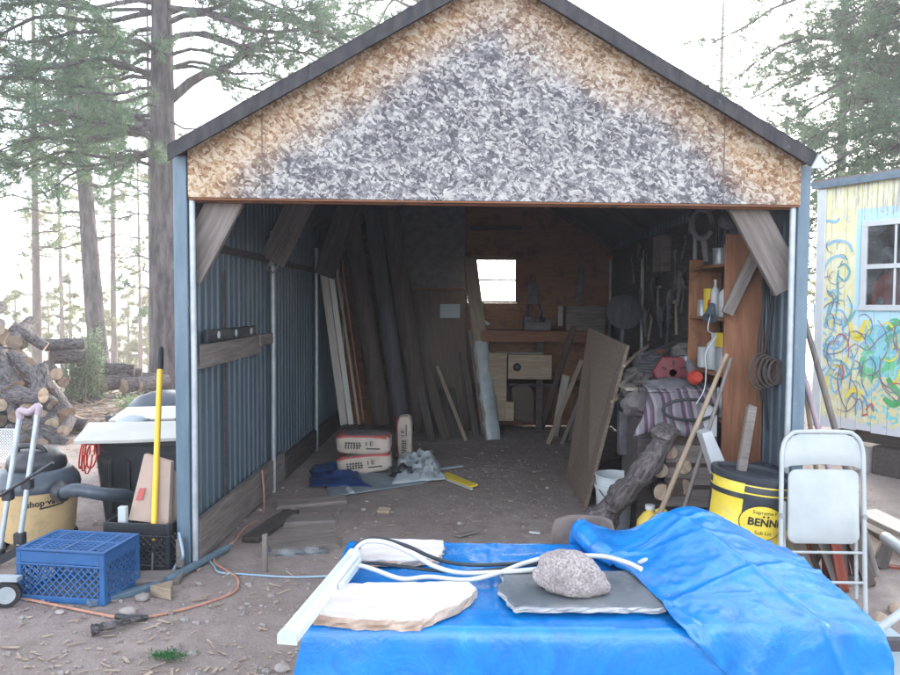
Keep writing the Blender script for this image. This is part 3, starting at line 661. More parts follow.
# ================================================================== INSIDE, BACK
def pbox(mb, px0, py0, px1, py1, Y, d, m=0):
    a, b = at(px0, py1, Y), at(px1, py0, Y); c = (a + b) / 2
    return mb.box((c.x, Y + d / 2, c.z), (b.x - a.x, d, b.z - a.z), m=m)
bench = thing('work_bench', 'rough work bench with an orange wood edge along the back wall', 'bench', at(545, 420, 9.1))
z = at(540, 331, 9.0).z; zb = at(540, 342, 9.0).z; x0, x1 = at(482, 331, 9.0).x, at(600, 331, 9.0).x
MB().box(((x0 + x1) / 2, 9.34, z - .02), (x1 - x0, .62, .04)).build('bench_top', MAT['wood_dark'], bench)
MB().box(((x0 + x1) / 2, 9.01, (z + zb) / 2), (x1 - x0, .03, z - zb)).build('front_edge', MAT['wood_orange'], bench)
for x in (x0 + .06, (x0 + x1) / 2, x1 - .06): MB().box((x, 9.15, (z - .05) / 2), (.08, .08, z - .05)).build('leg', MAT['wood_dark'], bench)
MB().box(((x0 + x1) / 2, 9.36, .62), (x1 - x0 - .2, .5, .03)).build('shelf', MAT['wood_dark'], bench)
def simple(name, mb, m, lab, cat, group=None, bevel=.004, smooth=False):
    return tag(mb.build(name, MAT[m], bevel=bevel, smooth=smooth), lab, cat, group)
mb = MB(); c = at(537, 330, 9.2); mb.box(c + V((0, 0, .05)), (.34, .16, .10)); mb.box(c + V((-.12, 0, .13)), (.10, .14, .09)); mb.box(c + V((.13, 0, .12)), (.07, .14, .06)); mb.tube([c + V((-.25, -.1, .10)), c + V((-.10, -.1, .12))], .012, 8); mb.tube([c + V((0, 0, .1)), c + V((.05, 0, .25))], .02, 8)
simple('bench_vise', mb, 'dark_steel', 'dark metal vise on the bench under the window', 'vise')
mb = MB(); pbox(mb, 566, 306, 606, 331, 9.25, .2); simple('grey_box', mb, 'wood_grey', 'grey box standing at the right end of the back bench', 'box')
mb = MB(); pbox(mb, 558, 306, 563, 326, 9.3, .03); simple('white_tool_handle', mb, 'wood_pale', 'pale upright handle beside the grey box on the bench', 'handle')
mb = MB(); pbox(mb, 496, 352, 543, 358, 9.1, .1); simple('white_shelf_strip', mb, 'wood_grey', 'grey strip stored just under the back bench edge', 'strip')
mb = MB(); pbox(mb, 488, 353, 507, 421, 8.9, .03); simple('cream_panel', mb, 'wood_tan', 'tall cream panel standing under the back bench', 'panel')
mb = MB(); pbox(mb, 508, 355, 552, 379, 9.0, .25)
bx = thing('wall_cabinet', 'wide cream cabinet with a dark round knob under the bench', 'cabinet', at(530, 379, 9.1)); mb.build('cabinet_body', MAT['wood_tan'], bx, bevel=.006)
MB().lathe([(.0, 0), (.05, 0), (.05, .02), (.02, .05), (0, .05)], at(517, 367, 8.995), 16, MX.Rotation(R_(90), 3, 'X')).build('knob', MAT['black_plastic'], bx)
mb = MB(); pbox(mb, 505, 402, 514, 421, 8.85, .02); simple('small_offcut', mb, 'wood_tan', 'small cream offcut at the foot of the cream panel', 'offcut')
mb = MB()
P = [at(x, y, 9.0) for x, y in ((512, 420), (512, 388), (518, 384), (528, 384), (534, 392), (534, 423))]; mb.prism(P, (0, .35, 0)); simple('rounded_chest', mb, 'wood_brown', 'brown round shouldered chest under the cream cabinet', 'chest', bevel=.01)
mb = MB(); pbox(mb, 528, 284, 538, 304, 9.6, .05); mb.tube([at(530, 284, 9.62), at(531, 274, 9.62), at(535, 274, 9.62), at(536, 284, 9.62)], .008, 6); mb.tube([at(528, 304, 9.6), at(527, 330, 9.5)], .02, 6); mb.tube([at(538, 304, 9.6), at(544, 330, 9.5)], .02, 6)
simple('hanging_tool', mb, 'dark_steel', 'dark bolt cutter like tool hanging on the back wall', 'tool')
mb = MB(); mb.bar(at(480, 318, 9.5), at(489, 325, 9.2), .05, .01, V((0, -1, .5))); simple('saw_blade', mb, 'galv', 'shiny metal blade lying below the window', 'blade')
mb = MB(); mb.bar(at(470, 228, 9.6), at(522, 228, 9.6), .05, .06); simple('lintel_shelf', mb, 'wood_dark', 'narrow dark shelf above the back window', 'shelf')
mb = MB(); mb.bar(at(582, 265, 9.66), at(578, 306, 9.66), .08, .03, V((0, -1, 0))); simple('hanging_saw', mb, 'dark_steel', 'dark hand tool hanging right of the bolt cutter', 'tool')
G3 = 'sticks leaning along the right side of the back bench'
for k, (p, q, w, m, lab) in enumerate([
    ((541, 430), (574, 326), .07, 'wood_brown', 'brown stick leaning on the bench right end'),
    ((555, 436), (566, 376), .09, 'wood_pale', 'pale splintered board leaning low at the right'),
    ((548, 444), (582, 360), .055, 'wood_tan', 'tan stick leaning behind the plywood sheet'),
    ((562, 444), (590, 372), .045, 'wood_grey', 'thin grey stick close behind the plywood sheet'),
    ((572, 440), (600, 332), .10, 'wood_grey', 'grey plank standing behind the top of the plywood sheet')]):
    lean('leaning_stick', lab, 'stick', p, q, None, 8.3, w, .025, m, (-.3, -1, .2), G3)
# fan or round tool, at the back right
fn_ = thing('round_fan', 'round dusty fan standing in the dark back right corner', 'fan', at(622, 345, 7.6)); c = at(624, 312, 7.6)
mb = MB(); mb.lathe([(.0, -.03), (.12, -.02), (.18, 0), (.19, .02), (.12, .06), (0, .07)], c, 24, MX.Rotation(R_(80), 3, 'X')); mb.build('fan_guard', MAT['roll_grey'], fn_, True)
MB().tube([c - V((0, -.05, .15)), V((c.x, c.y + .05, 0))], .03, 8).build('stand', MAT['dark_steel'], fn_)

# ---- big plywood sheet
BL, BR = onz(569, 480), onz(588, 508); TR, TL = at(630, 346, BR.y), at(591, 328, BL.y)
n_ = (TR - BR).cross(BL - BR).normalized() * .028
sh = MB(); N_ = 12
def pl(u, v): q = BL.lerp(BR, u).lerp(TL.lerp(TR, u), v); return q
sh.prism([BL, BR, TR, TL], n_); tag(sh.build('plywood_sheet', MAT['ply_sheet'], bevel=.003), 'big plywood sheet leaning to the right inside the shed', 'plywood')
# ================================================================== INSIDE, RIGHT
# shelf unit on the right wall
su = thing('shelf_unit', 'open orange plywood shelf unit full of cans on the right wall', 'shelves', (1.85, 5.1, 0))
sx0, sx1, sy0, sy1 = 1.70, 1.96, 4.80, 5.56
board('side_panel', (1.84, sy0, 0), (1.84, sy0, 2.10), .26, .022, MAT['wood_orange'], (0, -1, 0), su)
board('side_panel', (1.83, sy1, 0), (1.83, sy1, 1.98), .24, .022, MAT['wood_back'], (0, -1, 0), su)
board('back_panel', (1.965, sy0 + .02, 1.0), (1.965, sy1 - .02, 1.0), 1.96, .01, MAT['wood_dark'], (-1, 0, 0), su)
shz = [.55, .86, 1.16, 1.54, 1.90]
for z in shz: board('shelf', (1.83, sy0 + .02, z), (1.83, sy1 - .02, z), .24, .022, MAT['wood_back'], (0, 0, 1), su)
GC = 'cans and bottles on the shelf unit'
def can(x, y, z, r, h, m, lab, kind='can'):
    mb = MB()
    if kind == 'can': mb.lathe([(r * .94, 0), (r, .006), (r, h * .04), (r * .97, h * .06), (r * .97, h * .93), (r, h * .95), (r, h), (r * .92, h), (r * .92, h - .006), (0, h - .006)], (x, y, z), 18)
    elif kind == 'bottle': mb.lathe([(r * .9, 0), (r, .01), (r, h * .62), (r * .85, h * .72), (r * .32, h * .82), (r * .3, h * .9), (r * .36, h * .9), (r * .36, h), (0, h)], (x, y, z), 16)
    else: mb.box((x, y, z + h / 2), (r * 1.5, r * 2, h))
    return tag(mb.build({'can': 'paint_can', 'bottle': 'bottle', 'box': 'carton'}[kind], MAT[m], smooth=kind != 'box', bevel=.003 if kind == 'box' else 0), lab, kind if kind != 'box' else 'carton', GC)
items = [(4, 1.80, 4.92, .055, .13, 'tin_white', 'white tin on the top shelf nearest the opening', 'can'),
    (4, 1.78, 5.10, .05, .12, 'tin', 'grey tin on the top shelf behind the white tin', 'can'),
    (4, 1.80, 5.32, .06, .10, 'wood_dark', 'dark carton on the top shelf far end', 'box'),
    (3, 1.76, 4.90, .05, .24, 'tin_white', 'white bottle on the second highest shelf nearest the opening', 'bottle'),
    (3, 1.82, 4.98, .06, .22, 'tin_black', 'black can behind the white bottle', 'can'),
    (3, 1.74, 5.06, .03, .26, 'tin_white', 'slim white tube like bottle standing mid shelf', 'bottle'),
    (3, 1.75, 5.16, .028, .16, 'tin_red', 'small red bottle standing mid shelf', 'bottle'),
    (3, 1.78, 5.26, .055, .20, 'tin_yellow', 'ochre yellow can on the second highest shelf', 'can'),
    (3, 1.76, 5.38, .04, .12, 'tin', 'dull grey jar at the far end of the second highest shelf', 'can'),
    (2, 1.79, 4.90, .045, .20, 'tin_blue', 'blue spray can on the middle shelf', 'can'),
    (2, 1.80, 5.0, .07, .17, 'tin', 'dented grey can below the yellow carton', 'can'),
    (2, 1.79, 5.22, .05, .26, 'tin_white', 'pale tall bottle at the back of the middle shelf', 'bottle'),
    (2, 1.78, 5.38, .05, .15, 'tin_white', 'short white jar at the far end of the middle shelf', 'can'),
    (1, 1.78, 4.92, .06, .20, 'tin_white', 'white can on the low shelf by the front panel', 'can'),
    (1, 1.77, 5.07, .05, .17, 'tin_blue', 'blue can on the low shelf', 'can'),
    (1, 1.79, 5.3, .06, .2, 'tin_black', 'black can on the low shelf far end', 'can')]
for (k, x, y, r, h, m, lab, kd) in items: can(x, y, shz[k] + .0115, r, h, m, lab, kd)
can(1.80, 5.0, shz[2] + .0115 + .171, .07, .10, 'tin_yellow', 'bright yellow carton resting on the dented grey can', 'box')
# work lamp with cord hanging in front of the shelf
wl_ = thing('clamp_lamp', 'small blue grey clamp lamp hanging before the shelves with a pale cord', 'lamp', at(718, 345, 4.75))
c = at(711, 312, 4.75); MB().lathe([(.02, -.06), (.028, -.02), (.05, .05), (.047, .05), (0, .0)], c, 16, Euler((R_(150), R_(20), 0)).to_matrix()).build('lamp_shade', MAT['vac_lid'], wl_, True)
cc = bez([at(711, 312, 4.75), at(708, 330, 4.74), at(716, 336, 4.75), at(706, 352, 4.74), at(706, 372, 4.73), at(704, 390, 4.72), at(696, 404, 4.7)])
MB().tube(cc, .0035, 6).build('cord', MAT['tin'], wl_, True)
board('shelf_brace', at(727, 314, 4.74), at(757, 252, 4.74), .075, .03, MAT['wood_grey'], (0, -1, 0), None, 'short grey diagonal brace in front of the orange shelf panel', 'brace')
# cords hanging beside the shelf panel
for k, (px, y0, y1) in enumerate(((761, 260, 400), (766, 262, 430), (770, 268, 385))):
    t_ = bez([at(px - 1, y0, 4.62), at(px + 3, (y0 + y1) / 2 - 30, 4.60), at(px - 2, (y0 + y1) / 2 + 20, 4.60), at(px + 1, y1, 4.62)]); mb = MB(); mb.tube(t_, .011, 7)
    simple('hanging_rope', mb, 'black_rubber', ['dark rope hanging right beside the orange panel', 'longest dark rope hanging near the shed post', 'short dark rope hanging closest to the ribbed wall'][k], 'rope', 'ropes hanging on the right wall', bevel=0, smooth=True)
mb = MB()
for k in range(5):
    c = at(776, 372, 4.55); rr = .075 + .010 * k; mb.tube([c + V((math.cos(a * .5236) * rr * .6 - .02 * k, .01 * k, math.sin(a * .5236) * rr)) for a in range(13)], .009, 6, cap=False)
simple('rope_coil', mb, 'roll_brown', 'brown coil of rope hung low on the ribbed wall', 'rope', bevel=0, smooth=True)
# hung and heaped tools on the right wall further back
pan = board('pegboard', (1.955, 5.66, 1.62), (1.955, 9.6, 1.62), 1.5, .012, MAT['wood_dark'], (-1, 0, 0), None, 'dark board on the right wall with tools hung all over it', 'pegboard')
rt = random.Random(21); GT = 'tools hung on the dark right wall'
TL_ = ['handsaw', 'hammer', 'wrench', 'pliers', 'square', 'trowel', 'shears', 'hook', 'file', 'chisel', 'mallet', 'clamp']
pxy = [(648, 262), (658, 300), (664, 252), (676, 268), (683, 300), (640, 300), (650, 330), (668, 330), (684, 250), (633, 270), (676, 318), (690, 226)]
for k, (px, py) in enumerate(pxy):
    X = 1.90; q = onx(px, py, X); mb = MB(); L = rt.uniform(.16, .32); a = rt.uniform(-.6, .6)
    d = V((0, math.sin(a), math.cos(a))); s_ = V((0, d.z, -d.y))
    mb.tube([q - d * L / 2, q, q + d * L / 2], [.014, .012, .009], 7)
    if k % 3 == 0: mb.prism([q + d * L * .2, q + d * L * .6, q + d * L * .55 + s_ * .10, q + d * L * .2 + s_ * .05], (.006, 0, 0))
    elif k % 3 == 1: mb.bar(q + d * L * .5 - s_ * .06, q + d * L * .5 + s_ * .05, .028, .028)
    else: mb.tube([q + d * L * .5 + V((0, math.cos(t) * .04, math.sin(t) * .04)) for t in [i * .6 for i in range(9)]], .009, 6)
    simple(TL_[k], mb, ['tool_metal', 'wood_grey', 'pole_tan', 'dark_steel'][k % 4], f"{['steel', 'grey', 'tan handled', 'dark'][k % 4]} {TL_[k]} hung on the dark board", TL_[k], GT, bevel=0, smooth=True)
for k, (px, py, nm, m, lab) in enumerate([(640, 252, 'pipe_wrench', 'dark_steel', 'long dark pipe wrench hung near the back corner'), (654, 285, 'drill', 'tin_black', 'dark drill hung under the grey wall box'), (670, 300, 'tin_snips', 'tool_metal', 'tarnished snips hung below the hammer row'), (660, 316, 'chain', 'dark_steel', 'dark chain bundle hung low on the board'), (680, 282, 'level_bar', 'pole_grey', 'grey bar hung next to the shelf unit'), (645, 318, 'pouch', 'bag_grey', 'dusty pouch hung low near the fan')]):
    q = onx(px, py, 1.88); mb = MB(); mb.blob(q, .07, 2, .5, 2, k + 50, (.4, 1, 1.3)); mb.tube([q + V((0, 0, -.02)), q + V((0, .06 * (-1) ** k, -.2))], [.022, .014], 7); mb.tube([q, q + V((.05, 0, .12))], .008, 6)
    simple(nm, mb, m, lab, nm.replace('_', ' '), GT, bevel=0, smooth=True)
mb = MB(); q = onx(662, 254, 1.88); mb.box(q, (.10, .30, .34)); simple('wall_box', mb, 'wood_grey', 'grey box fixed high on the right wall behind the shelves', 'box')
mb = MB(); c = at(702, 224, 5.0); mb.tube([c + V((math.cos(a * .5236) * .07, 0, math.sin(a * .5236) * .10)) for a in range(12)], .02, 7, cap=False); mb.tube([c + V((.02, .02, -.1)), c + V((.05, .05, -.25))], .02, 7); simple('hanging_bundle', mb, 'cloth_grey', 'grey looped bundle hanging above the shelf unit', 'bundle', bevel=0, smooth=True)
mb = MB(); mb.blob(at(727, 221, 4.9), .06, 2, .3); simple('grey_pouch', mb, 'cloth_grey', 'grey pouch tucked on top of the shelf panel', 'pouch', bevel=0, smooth=True)

# long workbench of lumber: rough support, stacked boards with light ends
rb = thing('side_bench', 'rough low side bench buried under clutter by the right wall', 'bench', (1.6, 6.1, 0))
MB().box((1.58, 6.3, .88), (.72, 1.9, .05)).build('bench_top', MAT['wood_dark'], rb)
for (x, y) in ((1.27, 5.45), (1.27, 7.2), (1.9, 5.45), (1.9, 7.2)): MB().box((x, y, .427), (.08, .08, .854)).build('leg', MAT['wood_dark'], rb)
GB = 'boards stacked on the side bench'
rb_ = random.Random(5)
for k in range(9):
    x = 1.27 + rb_.uniform(-.02, .05) + (k % 3) * .11; z = .925 + (k // 3) * .035
    board('stacked_board', (x, 5.38 + rb_.uniform(-.06, .1), z), (x + rb_.uniform(-.05, .05), 7.1, z), .095, .028, MAT['lumber_end'] if k in (1, 4, 6, 7) else MAT['wood_grey'], (0, 0, 1), None,
          ('pale' if k in (1, 4, 6, 7) else 'grey') + f" board in the stack on the side bench, {['bottom', 'middle', 'top'][k // 3]} layer {['nearest the aisle', 'in the centre', 'nearest the wall'][k % 3]}", 'board', GB)
mb = MB(); c = at(673, 373, 5.3)
hexp = [c + V((math.cos(R_(60 * i)) * .145, 0, math.sin(R_(60 * i)) * .135)) for i in range(6)]; mb.prism(hexp, (0, .07, 0))
hx = thing('hexagonal_caddy', 'dull red hexagonal plastic cover with dark slots on the bench', 'plastic cover', V((c.x, c.y, c.z - .125))); mb.build('cover', MAT['red_plastic'], hx, bevel=.01)
for i in range(6): a = R_(60 * i + 30); q = c + V((math.cos(a) * .08, -.004, math.sin(a) * .075)); MB().bar(q - V((math.cos(a), 0, math.sin(a))) * .02, q + V((math.cos(a), 0, math.sin(a))) * .02, .014, .004, V((0, 1, 0))).build('slot', MAT['ink'], hx)
MB().lathe([(0, -.004), (.028, -.004), (.028, .0), (0, .0)], c, 16, MX.Rotation(R_(90), 3, 'X')).build('hub', MAT['ink'], hx)
rc = thing('red_flashlight', 'grey handled torch with a bright red round end on the bench', 'torch', at(694, 384, 5.05)); c = at(694, 378, 5.05)
MB().lathe([(0, 0), (.05, .0), (.052, .03), (.035, .06), (0, .06)], c, 18, Euler((R_(75), 0, R_(10))).to_matrix()).build('lens_cap', MAT['red_orange'], rc, True)
MB().tube([c, c + V((0.0, .12, .10))], [.036, .03], 12).build('handle', MAT['cloth_grey'], rc, True)
mb = MB(); mb.blob(at(668, 388, 5.2), .16, 3, .35, 1.6, 4, (1.2, .7, .45)); simple('grey_cloth', mb, 'cloth_grey', 'crumpled grey cloth under the red hexagonal cover', 'cloth', bevel=0, smooth=True)
# striped rug hanging over a heap
RA, RB, RC, RD = at(648, 392, 5.05), at(722, 390, 5.0), at(712, 436, 4.82), at(632, 436, 4.86)
def rugf(u, v):
    a = RA.lerp(RB, u); b = RD.lerp(RC, u); q = a.lerp(b, v); q = q + V((0, -.05 * math.sin(v * 3.1) - .025 * math.sin(u * 9 + v * 2) + .03 * NZ.noise(V((u * 3, v * 3, 1))), .02 * math.sin(u * 5) * v))
    return q
mb = MB(); mb.grid(rugf, 34, 22)
def rugt(u, v): q = RA.lerp(RB, u) + V((0, .35 * v, .03 * math.sin(v * 3) + .015 * NZ.noise(V((u * 4, v * 3, 3))))); return q
mb.grid(rugt, 34, 10)
ro_ = mb.build('striped_rug', MAT['rug'], smooth=True); md = ro_.modifiers.new('thickness', 'SOLIDIFY'); md.thickness = .008
tag(ro_, 'purple and grey striped rug draped over the heap on the right', 'rug')
mb = MB(); mb.tube([at(690, 410, 4.80) + V((math.cos(a * .35) * .18, 0, math.sin(a * .35) * .07)) for a in range(19)], .011, 7, cap=False); simple('cable_loop', mb, 'ink', 'dark loop of cable lying on the striped rug', 'cable', bevel=0, smooth=True)
# heap under the rug: support crate and lumber ends
mb = MB(); mb.box((1.52, 5.26, .42), (.62, .5, .84)); simple('support_crate', mb, 'wood_dark', 'dark box holding up the striped rug', 'box')
GL = 'dark lumber stacked behind the yellow drum'
for k in range(6):
    z = .33 + k * .075; board('lumber', (1.36, 4.86 + rb_.uniform(-.02, .02), z), (1.70, 4.86 + rb_.uniform(-.02, .02), z), .12, .06, MAT['wood_brown'] if k % 2 else MAT['wood_grey'], (0, -1, .0), None, f"{'brown' if k % 2 else 'grey'} timber in the stack behind the drum, {['lowest', 'second lowest', 'third from the bottom', 'third from the top', 'second from the top', 'topmost'][k]}", 'timber', GL)
mb = MB(); mb.blob(at(640, 405, 5.2), .12, 3, .4, 1.8, 2, (1, .8, .8)); simple('dark_bundle', mb, 'bag_grey', 'dark bundle tucked left of the striped rug', 'bundle', bevel=0, smooth=True)
mb = MB(); pbox(mb, 619, 412, 640, 455, 5.35, .08); simple('upright_plank', mb, 'dark_steel', 'dark upright plank in the gap beside the plywood sheet', 'plank')
# driftwood trunk leaning
a, b = onz(600, 529, .06), at(666, 430, 4.74); L_ = (b - a).length; K_ = 26
mb = MB(); mb.tube([V((L_ * i / K_, .035 * math.sin(i * .32), .03 * math.sin(i * .21 + 1))) for i in range(K_ + 1)], [.118 - .022 * i / K_ + .014 * math.sin(i * .8) + (.03 if i < 3 else 0) for i in range(K_ + 1)], 22, jit=.3, sq=.72)
MAT['gnarled'] = M('gnarled_grain', (.055, .046, .045), (.215, .185, .178), 4, .95, 1.0, .03, (1.1, 9, 9), lo=.34, hi=.66, dist=.8)
gl_ = mb.build('gnarled_log', MAT['gnarled'], smooth=True, origin=(0, 0, 0)); gx = (b - a).normalized(); _, gy_, gz_ = frame_of(gx); gl_.matrix_world = MX.Translation(a) @ MX((gx, gy_, gz_)).transposed().to_4x4()
tag(gl_, 'grey gnarled log leaning against the rug heap', 'log')
# poles
GP = 'poles leaning on the shelf unit'
a, b = onz(641, 558), at(727, 354, 4.68); mb = MB(); mb.tube([a, a.lerp(b, .5), b], [.017, .018, .014], 10); simple('long_pole', mb, 'pole_tan', 'thicker tan pole leaning towards the orange panel', 'pole', GP, 0, True)
a, b = onz(668, 560), at(731, 358, 4.62); mb = MB(); mb.tube([a, a.lerp(b, .5), b], [.013, .014, .011], 10); simple('long_pole', mb, 'pole_grey', 'thinner grey pole leaning beside the tan pole', 'pole', GP, 0, True)
# white bucket
c = onz(623, 520); c = V((1.125, 5.30, 0)); bk = thing('white_bucket', 'white plastic bucket behind the gnarled log', 'bucket', c)
MB().lathe([(.125, 0), (.13, .005), (.15, .28), (.158, .282), (.158, .31), (.150, .312), (.150, .37), (.156, .372), (.156, .38), (.145, .38), (.12, .02), (0, .02)], c, 32).build('pail', MAT['white_plastic'], bk, True)
MB().tube(bez([c + V((-.155, -.02, .32)), c + V((-.1, -.14, .24)), c + V((.05, -.16, .23)), c + V((.155, -.02, .32))]), .004, 6).build('bail', MAT['dark_steel'], bk, True)
# yellow jug
c = V((1.235, 4.75, 0)); jg = thing('yellow_jug', 'yellow plastic jug with moulded handle behind the blue tarp', 'jug', c)
def jugf(z, r): return (r, z)
MB().lathe([(.085, 0), (.095, .01), (.095, .16), (.09, .20), (.05, .25), (.028, .265), (.028, .28)], c, 24, sx=.9).build('jug_body', MAT['yellow_plastic'], jg, True)
MB().lathe([(.032, .278), (.032, .305), (0, .305)], c, 18).build('cap', MAT['white_plastic'], jg, True)
MB().tube(bez([c + V((.03, 0, .262)), c + V((.085, 0, .27)), c + V((.115, 0, .23)), c + V((.09, 0, .15))]), .016, 8).build('handle', MAT['yellow_plastic'], jg, True)

# ---- yellow and black drum
def drum_mat():
    m, t, p = nt('drum_print'); tc = nd(t, 'ShaderNodeTexCoord'); sx = nd(t, 'ShaderNodeSeparateXYZ'); t.links.new(tc.outputs['Object'], sx.inputs[0])
    ang = math_(t, 'ARCTAN2', sx.outputs[1], sx.outputs[0]); z = sx.outputs[2]
    # black quarter from the middle of the face to the right, above the waist; black rings near the top
    right = math_(t, 'MULTIPLY', math_(t, 'GREATER_THAN', ang, R_(-121)), math_(t, 'GREATER_THAN', z, .36))
    r1 = math_(t, 'MULTIPLY', math_(t, 'GREATER_THAN', z, .515), math_(t, 'LESS_THAN', z, .545))
    blk = math_(t, 'MAXIMUM', right, r1)
    yl = math_(t, 'MAXIMUM', math_(t, 'MULTIPLY', math_(t, 'GREATER_THAN', z, .548), math_(t, 'LESS_THAN', z, .556)), math_(t, 'MULTIPLY', math_(t, 'GREATER_THAN', z, .592), math_(t, 'LESS_THAN', z, .599)))
    blk = math_(t, 'MULTIPLY', blk, math_(t, 'SUBTRACT', 1.0, yl))
    d = ramp(t, noise(t, tc.outputs['Object'], 9, 8, .7), [(.5, (.80, .60, .06)), (.75, (.62, .47, .10))])
    k = ramp(t, noise(t, tc.outputs['Object'], 11, 8, .7), [(.5, (.035, .04, .05)), (.75, (.075, .08, .09))])
    t.links.new(mixc(t, blk, d, k), p.inputs['Base Color']); p.inputs['Roughness'].default_value = .42; return m
dc = V((1.622, 4.22, .0)); DR = .222; TILT = Euler((0, R_(6.5), 0)).to_matrix()
dr = thing('yellow_drum', 'yellow and black fibre drum with an oval label, tilted, beside the folding chair', 'drum', dc)
def dpt(a, r, z): return dc + V((0, 0, .02)) + TILT @ V((math.cos(a) * r, math.sin(a) * r, z))
body = MB(); n = 48
prof = [(DR * .97, 0), (DR, .01), (DR, .355), (DR + .005, .36), (DR, .366), (DR, .50), (DR + .004, .515), (DR + .004, .60), (DR, .61)]
body.lathe(prof, (0, 0, 0), n)
me = body.build('drum_shell', drum_mat(), None, True, origin=(0, 0, 0)); me.parent = dr; me.location = (0, 0, .02); me.rotation_euler = (0, R_(6.5), 0)
lid = MB(); lid.lathe([(DR + .008, .605), (DR + .012, .615), (DR + .012, .645), (DR * .9, .65), (DR * .86, .63), (0, .63)], (0, 0, 0), n)
lo = lid.build('lid', MAT['drum_rim'], None, True, origin=(0, 0, 0)); lo.parent = dr; lo.location = (0, 0, .02); lo.rotation_euler = (0, R_(6.5), 0)
A0 = R_(-91); OZ = .40
def onshell(x, z, off): a = A0 + x / DR; return dpt(a, DR + off, OZ + z)
ov = MB(); N = 40
for (rx, rz, off, m) in ((.125, .098, .0055, 1), (.120, .093, .0068, 0)):
    rings = 5; vs = [onshell(0, 0, off)]
    for k in range(1, rings + 1):
        for j in range(N): q = 2 * math.pi * j / N; vs.append(onshell(math.cos(q) * rx * k / rings, math.sin(q) * rz * k / rings, off))
    fs = [(0, 1 + j, 1 + (j + 1) % N) for j in range(N)] + [(1 + k * N + j, 1 + (k + 1) * N + j, 1 + (k + 1) * N + (j + 1) % N, 1 + k * N + (j + 1) % N) for k in range(rings - 1) for j in range(N)]
    ov.add(vs, fs, m)
MAT['drum_yellow'] = M('drum_label_yellow', (.80, .60, .06), (.70, .52, .08), 8, .45)
ov.build('oval_label', [MAT['drum_yellow'], MAT['ink']], dr)
for txt, sz, zc, bold in (('Supreme P', .030, .058, 0), ('BENNI', .058, .002, .002), ('Sub Lin', .030, -.055, 0)):
    vs, fs = text_mesh(txt, sz, bold); mb = MB(); mb.add([onshell(v.x * 1.05 + .008, v.y + zc, .0085) for v in vs], fs); mb.build('lettering', MAT['ink'], dr)
for x in (-.012, .012): mb = MB(); mb.lathe([(0, 0), (.006, 0), (.006, .002), (0, .002)], onshell(.012 + x, .038, .009), 10, MX.Rotation(R_(90), 3, 'X')); mb.build('emblem', MAT['ink'], dr)
mb = MB(); mb.add([onshell(x, z, .006) for x, z in ((-.05, -.23), (-.043, -.23), (-.043, -.12), (-.05, -.12))], [(0, 1, 2, 3)]); mb.build('seam', MAT['ink'], dr)
# things standing in and behind the drum
a, b = V((1.64, 4.27, .62)), at(752, 406, 4.44); mb = MB(); mb.bar(a, b, .055, .035, V((0, -1, 0))); simple('grey_post', mb, 'wood_grey', 'grey square post slanting up out of the drum', 'post')
mb = MB(); c = at(711, 449, 4.45)
mb.prism([at(x, y, 4.45) for x, y in ((702, 434), (712, 431), (729, 470), (716, 478))], (0, .12, 0)); simple('white_carton', mb, 'tin_white', 'tilted white carton between the drum and the poles', 'carton', bevel=.004)
mb = MB(); mb.box((1.645, 4.85, .746 + .115), (.09, .06, .22)); simple('white_package', mb, 'tin_white', 'white upright package standing on the timber stack by the orange panel', 'package')
mb = MB(); mb.blob(at(762, 470, 4.5), .10, 2, .4, 2, 3, (1.1, .7, .5)); simple('dark_rag', mb, 'drum_rim', 'dark rag heaped on the drum lid', 'rag', bevel=0, smooth=True)
mb = MB(); c = at(781, 535, 4.1); mb.tube([V((c.x, 4.12, 0)), V((c.x - .02, 4.15, .40)), V((c.x, 4.16, .55))], [.03, .035, .01], 10, sq=.4); simple('blue_grey_bottle', mb, 'blue_post', 'narrow blue grey slat standing between drum and chair', 'slat', bevel=0, smooth=True)

